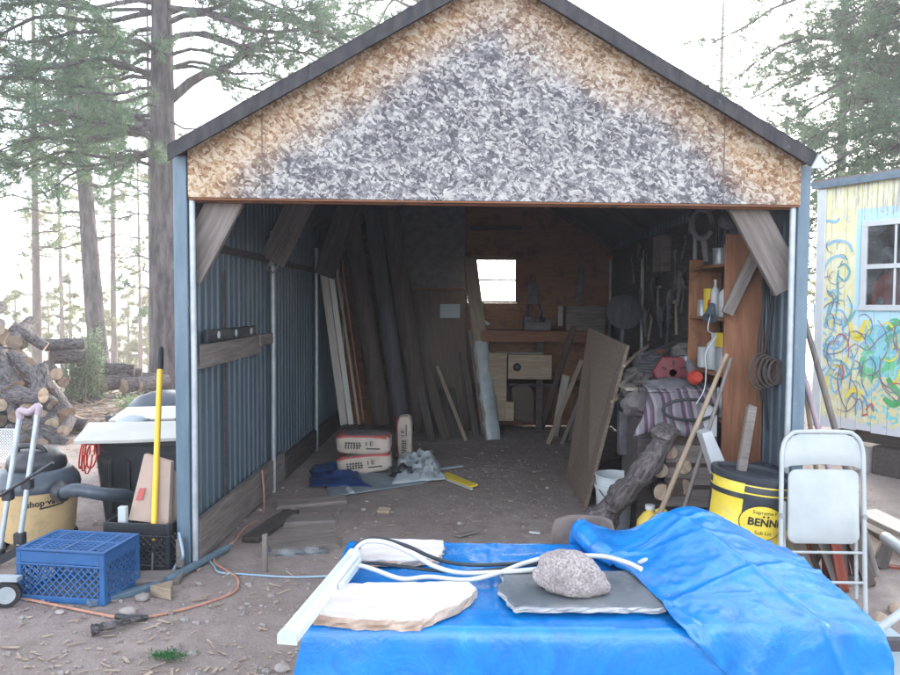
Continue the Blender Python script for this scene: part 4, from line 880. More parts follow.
# ================================================================== LEFT YARD
# ---- blue milk crate
def lattice(mb, O, U, Vv, w, h, sp, bw, th, N, m=0):
    """diagonal bars clipped to a w x h window at O along U, Vv"""
    for s in (1, -1):
        k = -h if s > 0 else 0
        while k < w + (0 if s > 0 else h):
            pts = []
            for (x, y) in ((k, 0), (k + s * h, h)): pts.append([x, y])
            (x0, y0), (x1, y1) = pts
            if x0 > x1: x0, y0, x1, y1 = x1, y1, x0, y0
            dx, dy = x1 - x0, y1 - y0
            if x0 < 0: y0 += dy * (0 - x0) / dx; x0 = 0
            if x1 > w: y1 += dy * (w - x1) / dx; x1 = w
            if x1 - x0 > .004: mb.bar(O + U * x0 + Vv * y0, O + U * x1 + Vv * y1, bw, th if s > 0 else th * .8, N, m)
            k += sp
def crate(name, lab, c, L, D, H, yaw, m, floor_up=True, group=None):
    t = thing(name, lab, 'crate', c); E = MX.Rotation(yaw, 3, 'Z'); c = V(c)
    def W_(x, y, z): return c + E @ V((x, y, z))
    X, Y, Z = E @ V((1, 0, 0)), E @ V((0, 1, 0)), V((0, 0, 1))
    fr = MB(); e = .030
    for sx in (-1, 1):
        for sy in (-1, 1): fr.box(W_(sx * (L / 2 - e / 2), sy * (D / 2 - e / 2), H / 2), (e, e, H), E)
    for sy in (-1, 1):
        fr.box(W_(0, sy * (D / 2 - .006), H - .035), (L - 2 * e, .012, .07), E); fr.box(W_(0, sy * (D / 2 - .006), .018), (L - 2 * e, .012, .036), E)
        fr.box(W_(0, sy * (D / 2 + .004), H - .075), (L + .006, .010, .010), E)
    for sx in (-1, 1):
        fr.box(W_(sx * (L / 2 - .006), 0, H - .035), (.012, D - 2 * e, .07), E); fr.box(W_(sx * (L / 2 - .006), 0, .018), (.012, D - 2 * e, .036), E)
    fr.build('frame', MAT[m], t, bevel=.003)
    for sy in (-1, 1):
        mb = MB(); lattice(mb, W_(-L / 2 + e, sy * (D / 2 - .008), .036), X, Z, L - 2 * e, H - .106, .042, .008, .007, Y); mb.build('side_lattice', MAT[m], t)
    for sx in (-1, 1):
        mb = MB(); lattice(mb, W_(sx * (L / 2 - .008), -D / 2 + e, .036), Y, Z, D - 2 * e, H - .106, .042, .008, .007, X); mb.build('side_lattice', MAT[m], t)
    mb = MB(); z = H - .006 if floor_up else .012
    nx, ny = int(L / .034), int(D / .034)
    for i in range(nx + 1): x = -L / 2 + e + (L - 2 * e) * i / nx; mb.box(W_(x, 0, z), (.009, D - .02, .008), E)
    for j in range(ny + 1): y = -D / 2 + e + (D - 2 * e) * j / ny; mb.box(W_(0, y, z + .0015), (L - .02, .009, .008), E)
    if floor_up:
        for i in (-1, 0, 1): mb.box(W_(i * L * .30, 0, z + .003), (.022, D - .02, .010), E)
        mb.box(W_(0, 0, z + .004), (L - .02, .022, .010), E)
        for sy in (-1, 1): mb.box(W_(0, sy * (D / 2 - .012), z + .003), (L, .024, .012), E)
        for sx in (-1, 1): mb.box(W_(sx * (L / 2 - .012), 0, z + .0045), (.024, D - .05, .012), E)
    mb.build('bottom_grid', MAT[m], t)
    return t
fl, fr_ = onz(16, 601), onz(104, 607); bl = onz(131, 589)
yaw = math.atan2((fr_ - fl).y, (fr_ - fl).x); Lc = (fr_ - fl).length; X_ = (fr_ - fl).normalized(); Yn = V((-X_.y, X_.x, 0))
crate('blue_crate', 'blue plastic milk crate standing upside down on the dirt', (fl + fr_) / 2 + Yn * .175, Lc, .34, .285, yaw, 'blue_plastic')
# ---- black crate with cardboard
cb = onz(138, 571); cb = V((cb.x, cb.y + .17, 0)); crate('black_crate', 'black plastic crate holding flattened cardboard', cb, .42, .33, .29, R_(-4), 'black_plastic', False)
bx = thing('cardboard_box', 'flattened grey brown cardboard box standing in the black crate', 'cardboard', cb + V((0, 0, .02)))
B0 = cb.y - .06
bp = [at(128, 520, B0), at(168, 525, B0), at(171, 462, B0 + .12), at(144, 454, B0 + .12)]
MB().prism(bp, (.01, .03, .0)).build('front_panel', MAT['card'], bx, bevel=.002)
bp = [at(171, 525, B0 + .05), at(178, 520, B0 + .1), at(178, 478, B0 + .15), at(171, 470, B0 + .13)]; MB().prism(bp, (.01, .02, .0)).build('side_flap', MAT['card'], bx)
pm = MB(); q0 = at(136, 500, B0 + .028); u_ = (at(142, 500, B0 + .03) - q0); w_ = (at(140, 488, B0 + .05) - q0); pm.prism([q0 - V((0, .006, 0)), q0 + u_ - V((0, .006, 0)), q0 + u_ + w_ - V((0, .006, 0)), q0 + w_ - V((0, .006, 0))], (0, .003, 0)); pm.build('print_mark', MAT['bag_red'], bx)
mb = MB(); mb.box(cb + V((-.13, -.08, .31)), (.05, .04, .12)); simple('white_packet', mb, 'white_plastic', 'small white packet poking out of the black crate', 'packet')
mb = MB(); mb.bar(onz(88, 580, .02), onz(182, 577, .02), .12, .03, V((0, -.2, 1))); simple('grey_pallet_board', mb, 'wood_grey', 'grey board lying flat in front of the black crate', 'board')
# ---- yellow handled shovel
sv = thing('yellow_handled_tool', 'long yellow handled tool leaning upside down on the black bin', 'garden tool', onz(152, 573))
a, b = onz(152, 573), at(161, 347, 4.75); d = b - a
MB().tube([a, a + d * .16], .008, 8).build('steel_rod', MAT['dark_steel'], sv, True)
MB().tube([a + d * .13, a + d * .5, a + d * .90], [.018, .0185, .018], 12).build('handle', MAT['yellow'], sv, True)
MB().tube([a + d * .89, a + d * .91, a + d * .99, a + d], [.019, .021, .020, .012], 12).build('grip', MAT['black_rubber'], sv, True)
MB().tube([a + d * .142, a + d * .175], .0192, 12).build('paper_band', MAT['white_plastic'], sv, True)
# ---- bins
def bin_(c, w, d, h, lab, yaw=0):
    t = thing('storage_bin', lab, 'bin', c, 'black bins left of the shed'); E = MX.Rotation(yaw, 3, 'Z'); c = V(c)
    mb = MB(); mb.box(c + V((0, 0, h / 2)), (w, d, h), E, taper=.82); mb.build('bin_body', MAT['black_plastic'], t, bevel=.02)
    rm = MB()
    for sy in (-1, 1): rm.box(c + E @ V((0, sy * (d / 2 + .01), h - .03)), (w + .06, .03, .05), E)
    for sx in (-1, 1): rm.box(c + E @ V((sx * (w / 2 + .01), 0, h - .03)), (.03, d - .012, .05), E)
    rm.build('rim', MAT['black_plastic'], t, bevel=.006)
    for x in (-.3, -.1, .1, .3): MB().box(c + E @ V((x * w, -d / 2 * .93 - .006, h * .45)), (.03, .02, h * .6), E).build('rib', MAT['black_plastic'], t, bevel=.006)
    return t
b1 = onz(140, 524); bin_((b1.x + .03, 5.35, 0), .66, .52, .655, 'large black bin topped with a white board beside the shed', R_(-2))
board('white_board', at(82, 433, 5.05), at(182, 430, 5.25), .50, .025, MAT['white_board'], (0, -.10, 1), None, 'white board lying across the nearer black bin', 'board', None, .01)
b2 = at(150, 420, 6.3); bin_((b2.x + .05, 6.35, 0), .62, .50, .66, 'rear black bin half hidden behind the nearer one')
board('white_board', at(118, 414, 6.15), at(182, 413, 6.2), .42, .02, MAT['white_board'], (0, -.12, 1), None, 'smaller white board lying on the rear black bin', 'board')
mb = MB(); mb.blob(at(134, 421, 5.75), .10, 2, .3, 2, 5, (1.4, .8, .5)); simple('clear_bag', mb, 'plastic_sheet', 'crumpled clear plastic between the two white boards', 'plastic', bevel=0, smooth=True)
c = at(158, 405, 7.2); cv = thing('domed_lid', 'dark domed bin lid behind the white boards', 'lid', V((c.x, c.y, 0)))
MB().lathe([(.36, .52), (.375, .56), (.34, .62), (.26, .69), (.12, .735), (0, .74)], V((c.x + .08, c.y, 0)), 28).build('dome', MAT['vac_lid'], cv, True)
MB().lathe([(.30, 0), (.34, .52), (.2, .52)], V((c.x + .08, c.y, 0)), 28).build('tub', MAT['black_plastic'], cv, True)
# red cord on the bin corner
mb = MB()
for k in range(4):
    c = at(82 + k * 3, 455, 5.0); L = .10 + .02 * (k % 3); mb.tube([c + V((math.cos(a * .449) * (.022 + .008 * k) + .02 * math.sin(a * .4), .006 * k, math.sin(a * .449) * L)) for a in range(15)], .006, 6)
simple('looped_rope', mb, 'cord_red', 'looped red cord hanging at the corner of the black bin', 'cord', bevel=0, smooth=True)

# ---- shop vacuum
vc = at(38, 520, 4.75); vc = V((vc.x, 4.75, 0)); vac = thing('shop_vacuum', 'tan and slate wet dry vacuum with a ribbed hose', 'vacuum', vc)
MB().lathe([(.20, .05), (.225, .08), (.25, .36), (.256, .37), (.256, .395), (0, .395)], vc, 36).build('tank', MAT['vac_tank'], vac, True)
MB().lathe([(.262, .385), (.266, .40), (.255, .45), (.215, .505), (.20, .515), (0, .515)], vc, 36).build('collar', MAT['vac_lid'], vac, True)
MB().lathe([(.175, .51), (.185, .535), (.175, .585), (.13, .63), (.07, .64), (0, .64)], vc, 32).build('motor_cover', MAT['black_plastic'], vac, True)
MB().tube(bez([vc + V((-.10, -.06, .61)), vc + V((-.07, -.07, .665)), vc + V((.07, -.07, .665)), vc + V((.10, -.06, .61))]), .018, 8).build('carry_handle', MAT['black_plastic'], vac, True)
for k in range(4): a = R_(45 + 90 * k); c = vc + V((math.cos(a) * .21, math.sin(a) * .21, .035)); MB().lathe([(0, -.02), (.035, -.02), (.035, .02), (0, .02)], c, 14, MX.Rotation(R_(90), 3, 'X')).build('caster', MAT['black_rubber'], vac, True)
h0 = at(60, 493, 4.52); hp = bez([h0, at(78, 490, 4.46), at(102, 494, 4.50), at(126, 496, 4.66), at(140, 505, 4.9)], 18)
MB().tube(hp, [.040 + (.004 if i % 2 else 0) for i in range(len(hp))], 14).build('hose', MAT['vac_lid'], vac, True)
MB().tube([h0 + V((-.06, .10, .0)), h0, h0 + V((.04, -.02, 0))], [.06, .058, .05], 16).build('hose_port', MAT['black_plastic'], vac, True)
vs, fs = text_mesh('shop·vac', .056, .0015)
mb = MB(); mb.add([vc + V((math.cos(R_(-52) + v.x / .25) * .251, math.sin(R_(-52) + v.x / .25) * .251, .325 + v.y + v.x * .06)) for v in vs], fs); mb.build('lettering', MAT['ink'], vac)
mb = MB(); mb.tube([vc + V((math.cos(R_(-52) + x / .25) * .246, math.sin(R_(-52) + x / .25) * .246, .29 + x * .10)) for x in [i * .01 for i in range(-2, 14)]], .006, 6); mb.build('underline', MAT['ink'], vac)

# ---- folding luggage cart
ct = thing('luggage_cart', 'folding silver luggage cart with a pinkish handle in front of the vacuum', 'cart', onz(10, 588))
YC = 4.28
L0, L1 = at(-2, 562, YC), at(20, 414, YC + .14); R0, R1 = at(19, 545, YC), at(38, 410, YC + .14)
MB().tube([L0, L1], .016, 10).build('pole', MAT['galv'], ct, True); MB().tube([R0, R1], .016, 10).build('pole', MAT['galv'], ct, True)
MAT['cart_handle'] = M('dusty_pink_plastic', (.36, .27, .31), (.42, .33, .37), 6, .5)
MB().tube(bez([L1 + V((0, 0, -.03)), L1 + V((0, 0, .02)), (L1 + R1) / 2 + V((0, 0, .0)), R1 + V((0, 0, .025)), R1 + V((0, 0, -.03))], 5), .021, 10).build('handle', MAT['cart_handle'], ct, True)
for q, r in ((L0, R0),):
    for f_ in (.0, .40):
        for (p0, p1) in ((L0, L1), (R0, R1)): c = p0.lerp(p1, f_ + .05); MB().box(c, (.06, .05, .07)).build('bracket', MAT['black_plastic'], ct, bevel=.006)
a = L0.lerp(L1, .42) + V((-.12, -.03, -.03)); b = R0.lerp(R1, .52) + V((.17, -.03, .08)); MB().tube([a, b], .010, 8).build('crossbar', MAT['black_plastic'], ct, True)
a = L0 + V((-.1, -.02, -.05)); b = R0 + V((.06, -.02, .0)); MB().bar(a, b, .05, .03, V((0, -1, 0))).build('crossbar', MAT['black_plastic'], ct)
wc = onz(7, 594, .072)
wh = MB(); wh.lathe([(.045, -.022), (.068, -.02), (.072, 0), (.068, .02), (.045, .022)], wc, 24, MX.Rotation(R_(90), 3, 'X') @ MX.Rotation(R_(20), 3, 'Y')); who = wh.build('wheel', MAT['black_rubber'], ct, True)
mb = MB(); mb.lathe([(0, -.024), (.046, -.024), (.046, .024), (0, .024)], wc, 20, MX.Rotation(R_(90), 3, 'X') @ MX.Rotation(R_(20), 3, 'Y')); mb.build('rim', MAT['galv'], who, True)
mb = MB(); mb.bar(wc + V((-.25, -.01, .09)), wc + V((.07, .0, .085)), .05, .022, V((0, 0, 1))); mb.build('toe_plate', MAT['galv'], ct)
mb = MB(); O = at(-12, 462, 5.6); lattice(mb, O, V((1, 0, 0)), V((0, .1, 1)).normalized(), .20, .26, .022, .004, .004, V((0, 1, 0))); mb.tube([O, O + V((.20, 0, 0)), O + V((.2, .03, .26)), O + V((0, .03, .26)), O], .006, 6)
simple('wire_basket', mb, 'white_paint', 'white wire mesh panel at the edge behind the cart', 'mesh panel', bevel=0)

# ---- cords, stones and scraps in front of the shed
def cord(name, pts, r, m, lab, cat='cord', z=.012, n=8):
    P = [onz(x, y, z) if not isinstance(x, V) else x for x, y in pts]; mb = MB(); mb.tube(bez(P, n), r, 7)
    return simple(name, mb, m, lab, cat, bevel=0, smooth=True)
cord('extension_cord', [(-12, 594), (20, 598), (60, 606), (95, 613), (118, 617), (146, 617), (180, 610), (215, 600), (236, 590), (237, 578), (224, 569), (214, 562), (218, 553), (236, 540)], .007, 'cord_orange', 'faded orange extension cord snaking across the dirt', 'extension cord')
mb = MB(); mb.tube(bez([onz(236, 540, .012), onz(245, 528, .02), onx(262, 515, -1.56), onx(264, 496, -1.60), onx(262, 470, -1.61)], 6), .007, 7); simple('hanging_extension_cord', mb, 'cord_orange', 'faded orange cord climbing the inner left wall', 'extension cord', bevel=0, smooth=True)
pc = thing('plug_connector', 'dark plug joint with a wrapped tail in the orange cord', 'connector', onz(128, 619)); MB().tube([onz(116, 616, .02), onz(132, 619, .02), onz(148, 617, .02)], [.012, .020, .012], 9).build('plug', MAT['black_plastic'], pc, True)
mb = MB(); mb.tube(bez([onx(183, 530, -1.70) + V((0, -.06, 0)), onz(183, 556, .16) , onz(178, 562, .05), onz(166, 582, .015)]), .008, 7); simple('blue_cable', mb, 'cord_blue', 'pale blue cable dropping at the foot of the corner post', 'cable', bevel=0, smooth=True)
cord('blue_cable', [(199, 545), (206, 556), (214, 566), (219, 572), (240, 574), (290, 577), (330, 576), (360, 575)], .006, 'cord_blue', 'pale blue cable lying along the ground inside the opening', 'cable')
mb = MB(); mb.prism([onz(150, 596, .0), onz(171, 601, .0), onz(173, 590, .0)], (0, .0, .06)); simple('wood_wedge', mb, 'wood_tan', 'pale triangular wood offcut on the dirt', 'offcut')
mb = MB(); P = bez([onz(92, 630, .03), onz(100, 628, .035), onz(120, 623, .035), onz(143, 618, .02)], 5); mb.tube(P, [.028 - .018 * i / len(P) for i in range(len(P))], 9, jit=.5); simple('dark_stick', mb, 'bark', 'dark bark covered stick lying by the cord', 'stick', bevel=0, smooth=True)
for k, (px, py, r, lab) in enumerate(((143, 597, .035, 'small brown stone beside the pale wood wedge'), (128, 612, .04, 'pinkish stone behind the cord joint'), (60, 612, .02, 'tiny grey stone in front of the blue crate'), (282, 668, .03, 'grey stone near the bottom edge by the tarp'))):
    mb = MB(); mb.blob(onz(px, py, r * .5), r, 2, .35, 1.8, k, (1.2, .9, .7)); simple('stone', mb, 'pebble', lab, 'stone', bevel=0, smooth=True)
board('grey_bar', onz(88, 604, .015), onz(160, 584, .015), .05, .03, MAT['blue_post'], (0, 0, 1), None, 'blue grey bar lying between the two crates', 'bar')
mb = MB(); rr = random.Random(3)
for k in range(240):
    c = onz(168 + rr.gauss(0, 9), 656 + rr.gauss(0, 2.4), rr.uniform(.005, .03)); a = rr.uniform(0, 6.28); d = V((math.cos(a), math.sin(a), rr.uniform(.1, .7))) * rr.uniform(.012, .03); s_ = V((-d.y, d.x, 0)).normalized() * .004
    mb.add([c - s_, c + s_, c + d], [(0, 1, 2)])
simple('green_weed', mb, 'weed', 'small green weed sprig growing in the foreground dirt', 'weed', bevel=0)
mb = MB(); pb_ = onx(183, 562, XL - .03); mb.box(onz(183, 570) + V((0, -.04, .12)), (.045, .03, .18)); simple('outlet_box', mb, 'wood_grey', 'grey switch box at the foot of the corner post', 'switch box', bevel=.008)
# ================================================================== TABLE AND TARPS
TX0, TX1, TY0, TY1, TZ = -.415, 1.075, 1.915, 2.60, .75
tb = thing('trestle_table', 'plain table hidden under the blue tarp', 'table', ((TX0 + TX1) / 2, (TY0 + TY1) / 2, 0))
MB().box(((TX0 + TX1) / 2, (TY0 + TY1) / 2, TZ - .03), (TX1 - TX0 - .03, TY1 - TY0 - .03, .04)).build('tabletop', MAT['wood_grey'], tb)
for x in (TX0 + .09, TX1 - .09):
    for y in (TY0 + .09, TY1 - .09): MB().box((x, y, (TZ - .051) / 2), (.05, .05, TZ - .051)).build('leg', MAT['dark_steel'], tb)
def wr_(x, y, k=0):
    p = V((x * 3.2, y * 4.2, k)); a = NZ.noise(p); b = 1 - abs(NZ.noise(p * 2.3 + V((3, 1, 0)))) * 2; c = 1 - abs(NZ.noise(p * 5.1 + V((9, 1, 0)))) * 2
    cr = sum(.0045 * math.exp(-((x - q_ + .006 * NZ.noise(V((y * 6, q_, 0)))) / .007) ** 2) for q_ in (-.2, .1, .4)) + sum(.0045 * math.exp(-((y - q_ + .006 * NZ.noise(V((x * 6, q_, 0)))) / .007) ** 2) for q_ in (1.72, 2.02, 2.32))
    return cr * .8 + .003 * a + .0028 * max(0, b) ** 2 + .0014 * max(0, c) ** 2
def drape(s, lo, hi, r=.018):
    """arc length s along a cross section -> (coordinate, drop)"""
    if s < lo: 
        d = lo - s; return lo - r * (1 - math.exp(-d / r)) - .03 * d, max(0, d - r * .4)
    if s > hi:
        d = s - hi; return hi + r * (1 - math.exp(-d / r)) + .03 * d, max(0, d - r * .4)
    return s, 0
def tarp_pt(sx, sy, lift=0.0, k=0):
    x, dx = drape(sx, TX0, TX1); y, dy = drape(sy, TY0, TY1)
    if dx and dy:  # the corner flares out as a fold
        m = min(dx, dy); x += (-1 if sx < TX0 else 1) * m * .22; y += (-1 if sy < TY0 else 1) * m * .12
    drop = math.hypot(dx, dy); z = TZ - drop + lift
    fold = .016 * math.sin(x * 13 + 1.5 * NZ.noise(V((x * 2, 0, k)))) * min(1, dy * 4) if sy < TY0 else 0
    fold += .022 * NZ.noise(V((x * 4.5, z * 3.2, 4 + k))) * min(1, dy * 6) if sy < TY0 else 0
    side = .02 * math.sin(y * 15) * min(1, dx * 4)
    w = wr_(sx, sy, k)
    return V((x + (side if sx > TX1 else -side if sx < TX0 else 0), y + (-abs(fold) if sy < TY0 else fold), z + (w if not drop else w * .5)))
mb = MB(); SX0, SX1, SY0, SY1 = TX0 - .42, TX1 + .36, TY0 - .52, TY1 + .22
mb.grid(lambda u, v: tarp_pt(SX0 + (SX1 - SX0) * u, SY0 + (SY1 - SY0) * v), 170, 110)
tag(mb.build('blue_tarp', MAT['tarp'], smooth=True, origin=(.35, 2.25, .75)), 'blue plastic tarp spread over the table and hanging down its front', 'tarp')
# second layer: folded over a lump on the right half
E0, E1 = at(597, 541, 2.57), onz(640, 573, .80)
def edge_x(sy):
    pts = [(2.72, .43), (2.58, .44), (2.40, .468), (2.25, .535), (2.10, .556), (1.915, .58), (1.80, .70), (1.40, .95)]
    for (a, xa), (b, xb) in zip(pts, pts[1:]):
        if sy >= b: return xa + (xb - xa) * (a - sy) / (a - b)
    return pts[-1][1]
def hump(x, y):
    sy = .62 if y < 2.52 else .16
    h = .150 * math.exp(-((x - .80) / .20) ** 2) * math.exp(-((y - 2.50) / (.34 if y < 2.5 else .13)) ** 2)
    h += .030 * math.exp(-((x - 1.0) / .16) ** 2 - ((y - 2.2) / .2) ** 2) + .022 * math.exp(-((x - .80) / .25) ** 2 - ((y - 2.1) / .2) ** 2)
    return h
def crumple(x, y):
    p = V((x * 6, y * 6, 2)); q = V((NZ.noise(p), NZ.noise(p + V((7, 3, 1))), 0)) * .5
    r = 0
    for f_, a in ((.6, .008), (1.5, .0030), (3.6, .0014), (7.5, .0008)): r += a * (1 - 2 * abs(NZ.noise(p * f_ * .8 + q + V((f_ * 5, 0, 0)))))
    for (a, c, off) in ((.92, .39, .11), (.92, .39, .41), (.92, .39, .72), (-.39, .92, 1.62), (-.39, .92, 1.93), (-.39, .92, 2.2)):   # fold lines pressed in when it was packed
        d = x * a + y * c - off * 1.0 - .9 * (a > 0) + .006 * NZ.noise(V((x * 5, y * 5, off)))
        r += .006 * math.exp(-(d / .010) ** 2) - .003 * math.exp(-((d - .03) / .02) ** 2)
    return r
def over_pt(u, v):
    sy = SY0 + .02 + (TY1 + .16 - SY0) * v; ex = edge_x(sy)
    curl = max(0, min(1, (sy - 2.12) / .4)); 
    nl = .10
    if u < nl:                                        # the lifted edge rolls over and under
        k = 1 - u / nl; a = k * math.pi * 1.15 * (.35 + .65 * curl); r = .010 + .038 * curl
        b = over_flat(ex, sy); return b + V((-math.sin(a) * r, 0, -r * (1 - math.cos(a)) * .95)) + V((0, 0, .004))
    s = (u - nl) / (1 - nl); return over_flat(ex + (SX1 - .03 - ex) * s, sy)
def over_flat(sx, sy):
    q = tarp_pt(sx, sy, .012, 3); on = 1 if (TY0 - .02 < sy < TY1 + .02 and sx < TX1 + .02) else .35
    ex = edge_x(sy); curl = max(0, min(1, (sy - 2.12) / .4)); edge = .072 * curl * math.exp(-max(0, sx - ex) / .10)
    h = hump(sx, sy) + edge
    c = crumple(sx, sy)
    q.z += h + c * on
    if sy < TY0: q.y -= .012 + abs(c)
    if sx > TX1: q.x += .012 + abs(c)
    return q
mb = MB(); mb.grid(over_pt, 190, 150); o = mb.build('folded_tarp', MAT['tarp'], smooth=True, origin=(.8, 2.25, .75)); md = o.modifiers.new('thickness', 'SOLIDIFY'); md.thickness = .002
tag(o, 'second blue tarp crumpled over a lump on the right half of the table', 'tarp')
gq = over_flat(edge_x(2.24) + .025, 2.24)
mb = MB(); Rg = Euler((R_(-14), R_(-28), 0)).to_matrix(); mb.tube([gq + V((0, -.004, .010)) + Rg @ V((math.cos(a * .3927) * .0135, math.sin(a * .3927) * .0135, 0)) for a in range(17)], .0045, 6, cap=False); mb.build('grommet', MAT['white_plastic'], o, True)
# ---- slabs, slate, rock
def slab(name, top, th, m, lab, cat, z=.79, chip=.006):
    P = [onz(x, y, z) for x, y in top]; n = []; rr = random.Random(len(top) * 7 + int(th * 1000))
    for a, b in zip(P, P[1:] + P[:1]):
        k = max(2, int((b - a).length / .022))
        for i in range(k): q = a.lerp(b, i / k); n.append(q + V((rr.uniform(-chip, chip), rr.uniform(-chip, chip), 0)))
    N = len(n); c = sum(n, V()) / N; vs = []
    for (dz, s, j) in ((0, .985, .001), (-.005, 1, .002), (-th * .5, 1.003, chip), (-th + .004, .995, chip), (-th, .985, .002)):
        for q in n: vs.append(c + (q - c) * s + V((rr.uniform(-j, j), rr.uniform(-j, j), dz + rr.uniform(-.001, .001))))
    mb = MB(); mb.add(vs, [(i * N + j, i * N + (j + 1) % N, (i + 1) * N + (j + 1) % N, (i + 1) * N + j) for i in range(4) for j in range(N)])
    mb.m = [1 if i >= N else 0 for i in range(4 * N)]
    mb.add(vs[:N], [tuple(range(N))], 0); mb.add(vs[4 * N:], [tuple(range(N - 1, -1, -1))], 1)
    return tag(mb.build(name, [MAT[m], MAT['stone_edge'] if m == 'pale_stone' else MAT['slate_edge']], smooth=False), lab, cat)
MAT['slate_edge'] = M('slate_edge', (.34, .32, .30), (.50, .48, .45), 12, .9, .5, .006, stretch=(1, 1, 3))
slab('stone_slab', [(337, 583), (400, 582), (468, 581), (476, 588), (462, 602), (443, 607), (420, 619), (365, 618), (312, 613), (322, 598)], .034, 'pale_stone', 'large white stone slab with a broken right end on the front table edge', 'stone slab', .79)
slab('stone_slab', [(361, 538), (400, 539), (445, 539.5), (443, 548), (438, 557), (400, 560), (356, 560), (360, 548)], .024, 'pale_stone', 'smaller white stone slab at the back left table corner', 'stone slab', .782)
slab('slate_slab', [(503, 571), (560, 570), (650, 571), (668, 606), (600, 606), (516, 605), (505, 596), (498, 588), (502, 580)], .022, 'slate', 'dark grey slate slab under the rock', 'slate', .784)
mb = MB(); rk = onz(575, 600, .784)
mb.blob((rk.x, rk.y + .075, .784 + .062), .112, 4, .20, 1.35, 12, (1.06, .78, .80), flat=-.058)
o = mb.build('rock', MAT['rock'], smooth=True)
for v in o.data.vertices:
    t = max(0, v.co.z / .14); v.co.x *= 1 - .38 * t; v.co.y *= 1 - .2 * t; v.co.x -= .02 * t
rr = random.Random(5)
for nrm, dd in ((( -.75, -.5, .45), .082), ((.55, -.55, .62), .078), ((.1, -.95, .25), .072), ((.75, .1, .62), .085), ((-.35, .2, .9), .072), ((.2, .3, .92), .070)):
    nrm = V(nrm).normalized()
    for v in o.data.vertices:
        q = v.co - V((0, 0, .058)); e_ = q.dot(nrm) - dd
        if e_ > 0: v.co -= nrm * e_ * .9
for v in o.data.vertices: v.co.z *= .86; v.co.x -= .10 * max(0, v.co.z - .02) ; v.co.y += 0
for v in o.data.vertices: v.co += v.co.normalized() * (.005 * NZ.noise(v.co * 38) + .003 * NZ.noise(v.co * 90))
tag(o, 'rough pinkish grey rock resting on the slate slab', 'rock')
# ---- light strip with cables
ls = thing('strip_light', 'white metal strip fixture lying across the left table edge with cables', 'strip light', V((-.42, 2.2, .765)))
a, b = onz(354, 555, .80), onz(288, 636, .80); u = (b - a).normalized(); s_ = V((-u.y, u.x, 0))
mb = MB(); prof = [(-.024, -.018), (.024, -.018), (.024, .006), (.014, .018), (-.014, .018), (-.024, .006)]
mb.prism([a + s_ * x + V((0, 0, z)) for x, z in prof], b - a); mb.build('housing', MAT['white_paint'], ls, bevel=.002)
for q, d in ((a, -1), (b, 1)): MB().prism([q + u * d * .001 + s_ * x * 1.06 + V((0, 0, z * 1.06)) for x, z in prof], u * d * .006).build('end_cap', MAT['white_plastic'], ls)
mb = MB(); mb.bar(a + u * .05 + V((0, 0, .0185)), b - u * .03 + V((0, 0, .0185)), .014, .003); mb.build('diffuser', MAT['white_plastic'], ls)
mb = MB(); mb.prism([a + u * .03 + s_ * .026 + V((0, 0, -.016)), a + u * .26 + s_ * .026 + V((0, 0, -.016)), a + u * .24 + s_ * .040 + V((0, 0, -.016)), a + u * .05 + s_ * .040 + V((0, 0, -.016))], (0, 0, .024)); mb.build('driver_box', MAT['white_plastic'], ls, bevel=.002)
def tcable(pts, r, m, lab):
    P = [onz(x, y, z) for x, y, z in pts]; mb = MB(); mb.tube(bez(P, 8), r, 9); simple('cable', mb, m, lab, 'cable', 'cables running over the tarp covered table', 0, True)
tcable([(353, 553, .80), (360, 545, .83), (370, 541, .85), (388, 543, .855), (411, 553, .83), (434, 566, .80), (461, 573, .785), (500, 572, .79), (539, 569, .795), (570, 563, .795), (590, 560, .79)], .0075, 'cable_white', 'white cable arching high out of the strip fixture')
tcable([(350, 570, .79), (360, 566, .795), (375, 570, .79), (402, 579, .785), (429, 577, .785), (466, 580, .785), (498, 573, .79), (525, 563, .80), (552, 557, .82), (598, 556, .835), (625, 562, .842), (641, 569, .845)], .0075, 'cable_white', 'white cable running low to the tarp grommet')
tcable([(354, 550, .79), (361, 541, .84), (379, 538.5, .856), (407, 546, .845), (429, 556, .815), (452, 563, .79), (484, 565, .79), (543, 562, .795), (580, 561, .79)], .0062, 'cable_black', 'black cable arching beside the high white cable')
tcable([(350, 564, .785), (370, 563, .785), (398, 566, .785), (430, 570, .783), (470, 572, .784), (530, 565, .79), (575, 563, .79)], .0055, 'cable_black', 'black cable lying flat behind the large white slab')
# ---- brown chair behind the table
bc = thing('brown_chair', 'brown chair back with a rounded top standing behind the table', 'chair', onz(580, 640, 0) * 0 + V((.53, 3.05, 0)))
cx, cy = at(582, 530, 2.85).x, 2.86
def chb(u, v):
    w = .128 * (1 - .16 * max(0, (v - .55) / .45) ** 3); x = (u * 2 - 1); h = .46 + .315 * v
    top = .03 * (abs(x) ** 3) * v
    return V((cx + x * w + .012, cy - .02 * (1 - x * x) + .06 * v, h - top))
mb = MB(); mb.grid(chb, 18, 14); o = mb.build('backrest', MAT['brown_chair'], bc, True); md = o.modifiers.new('thickness', 'SOLIDIFY'); md.thickness = .045; md.offset = 0; bv = o.modifiers.new('round', 'BEVEL'); bv.width = .02; bv.segments = 3
mb = MB(); mb.box((cx + .012, cy + .22, .44), (.34, .36, .05)); mb.build('seat', MAT['brown_chair'], bc, bevel=.015)
for x in (-.13, .15):
    for y in (.05, .36): MB().tube([V((cx + x, cy + y, .43)), V((cx + x * 1.15, cy + y * 1.05, 0))], .013, 8).build('leg', MAT['dark_steel'], bc, True)

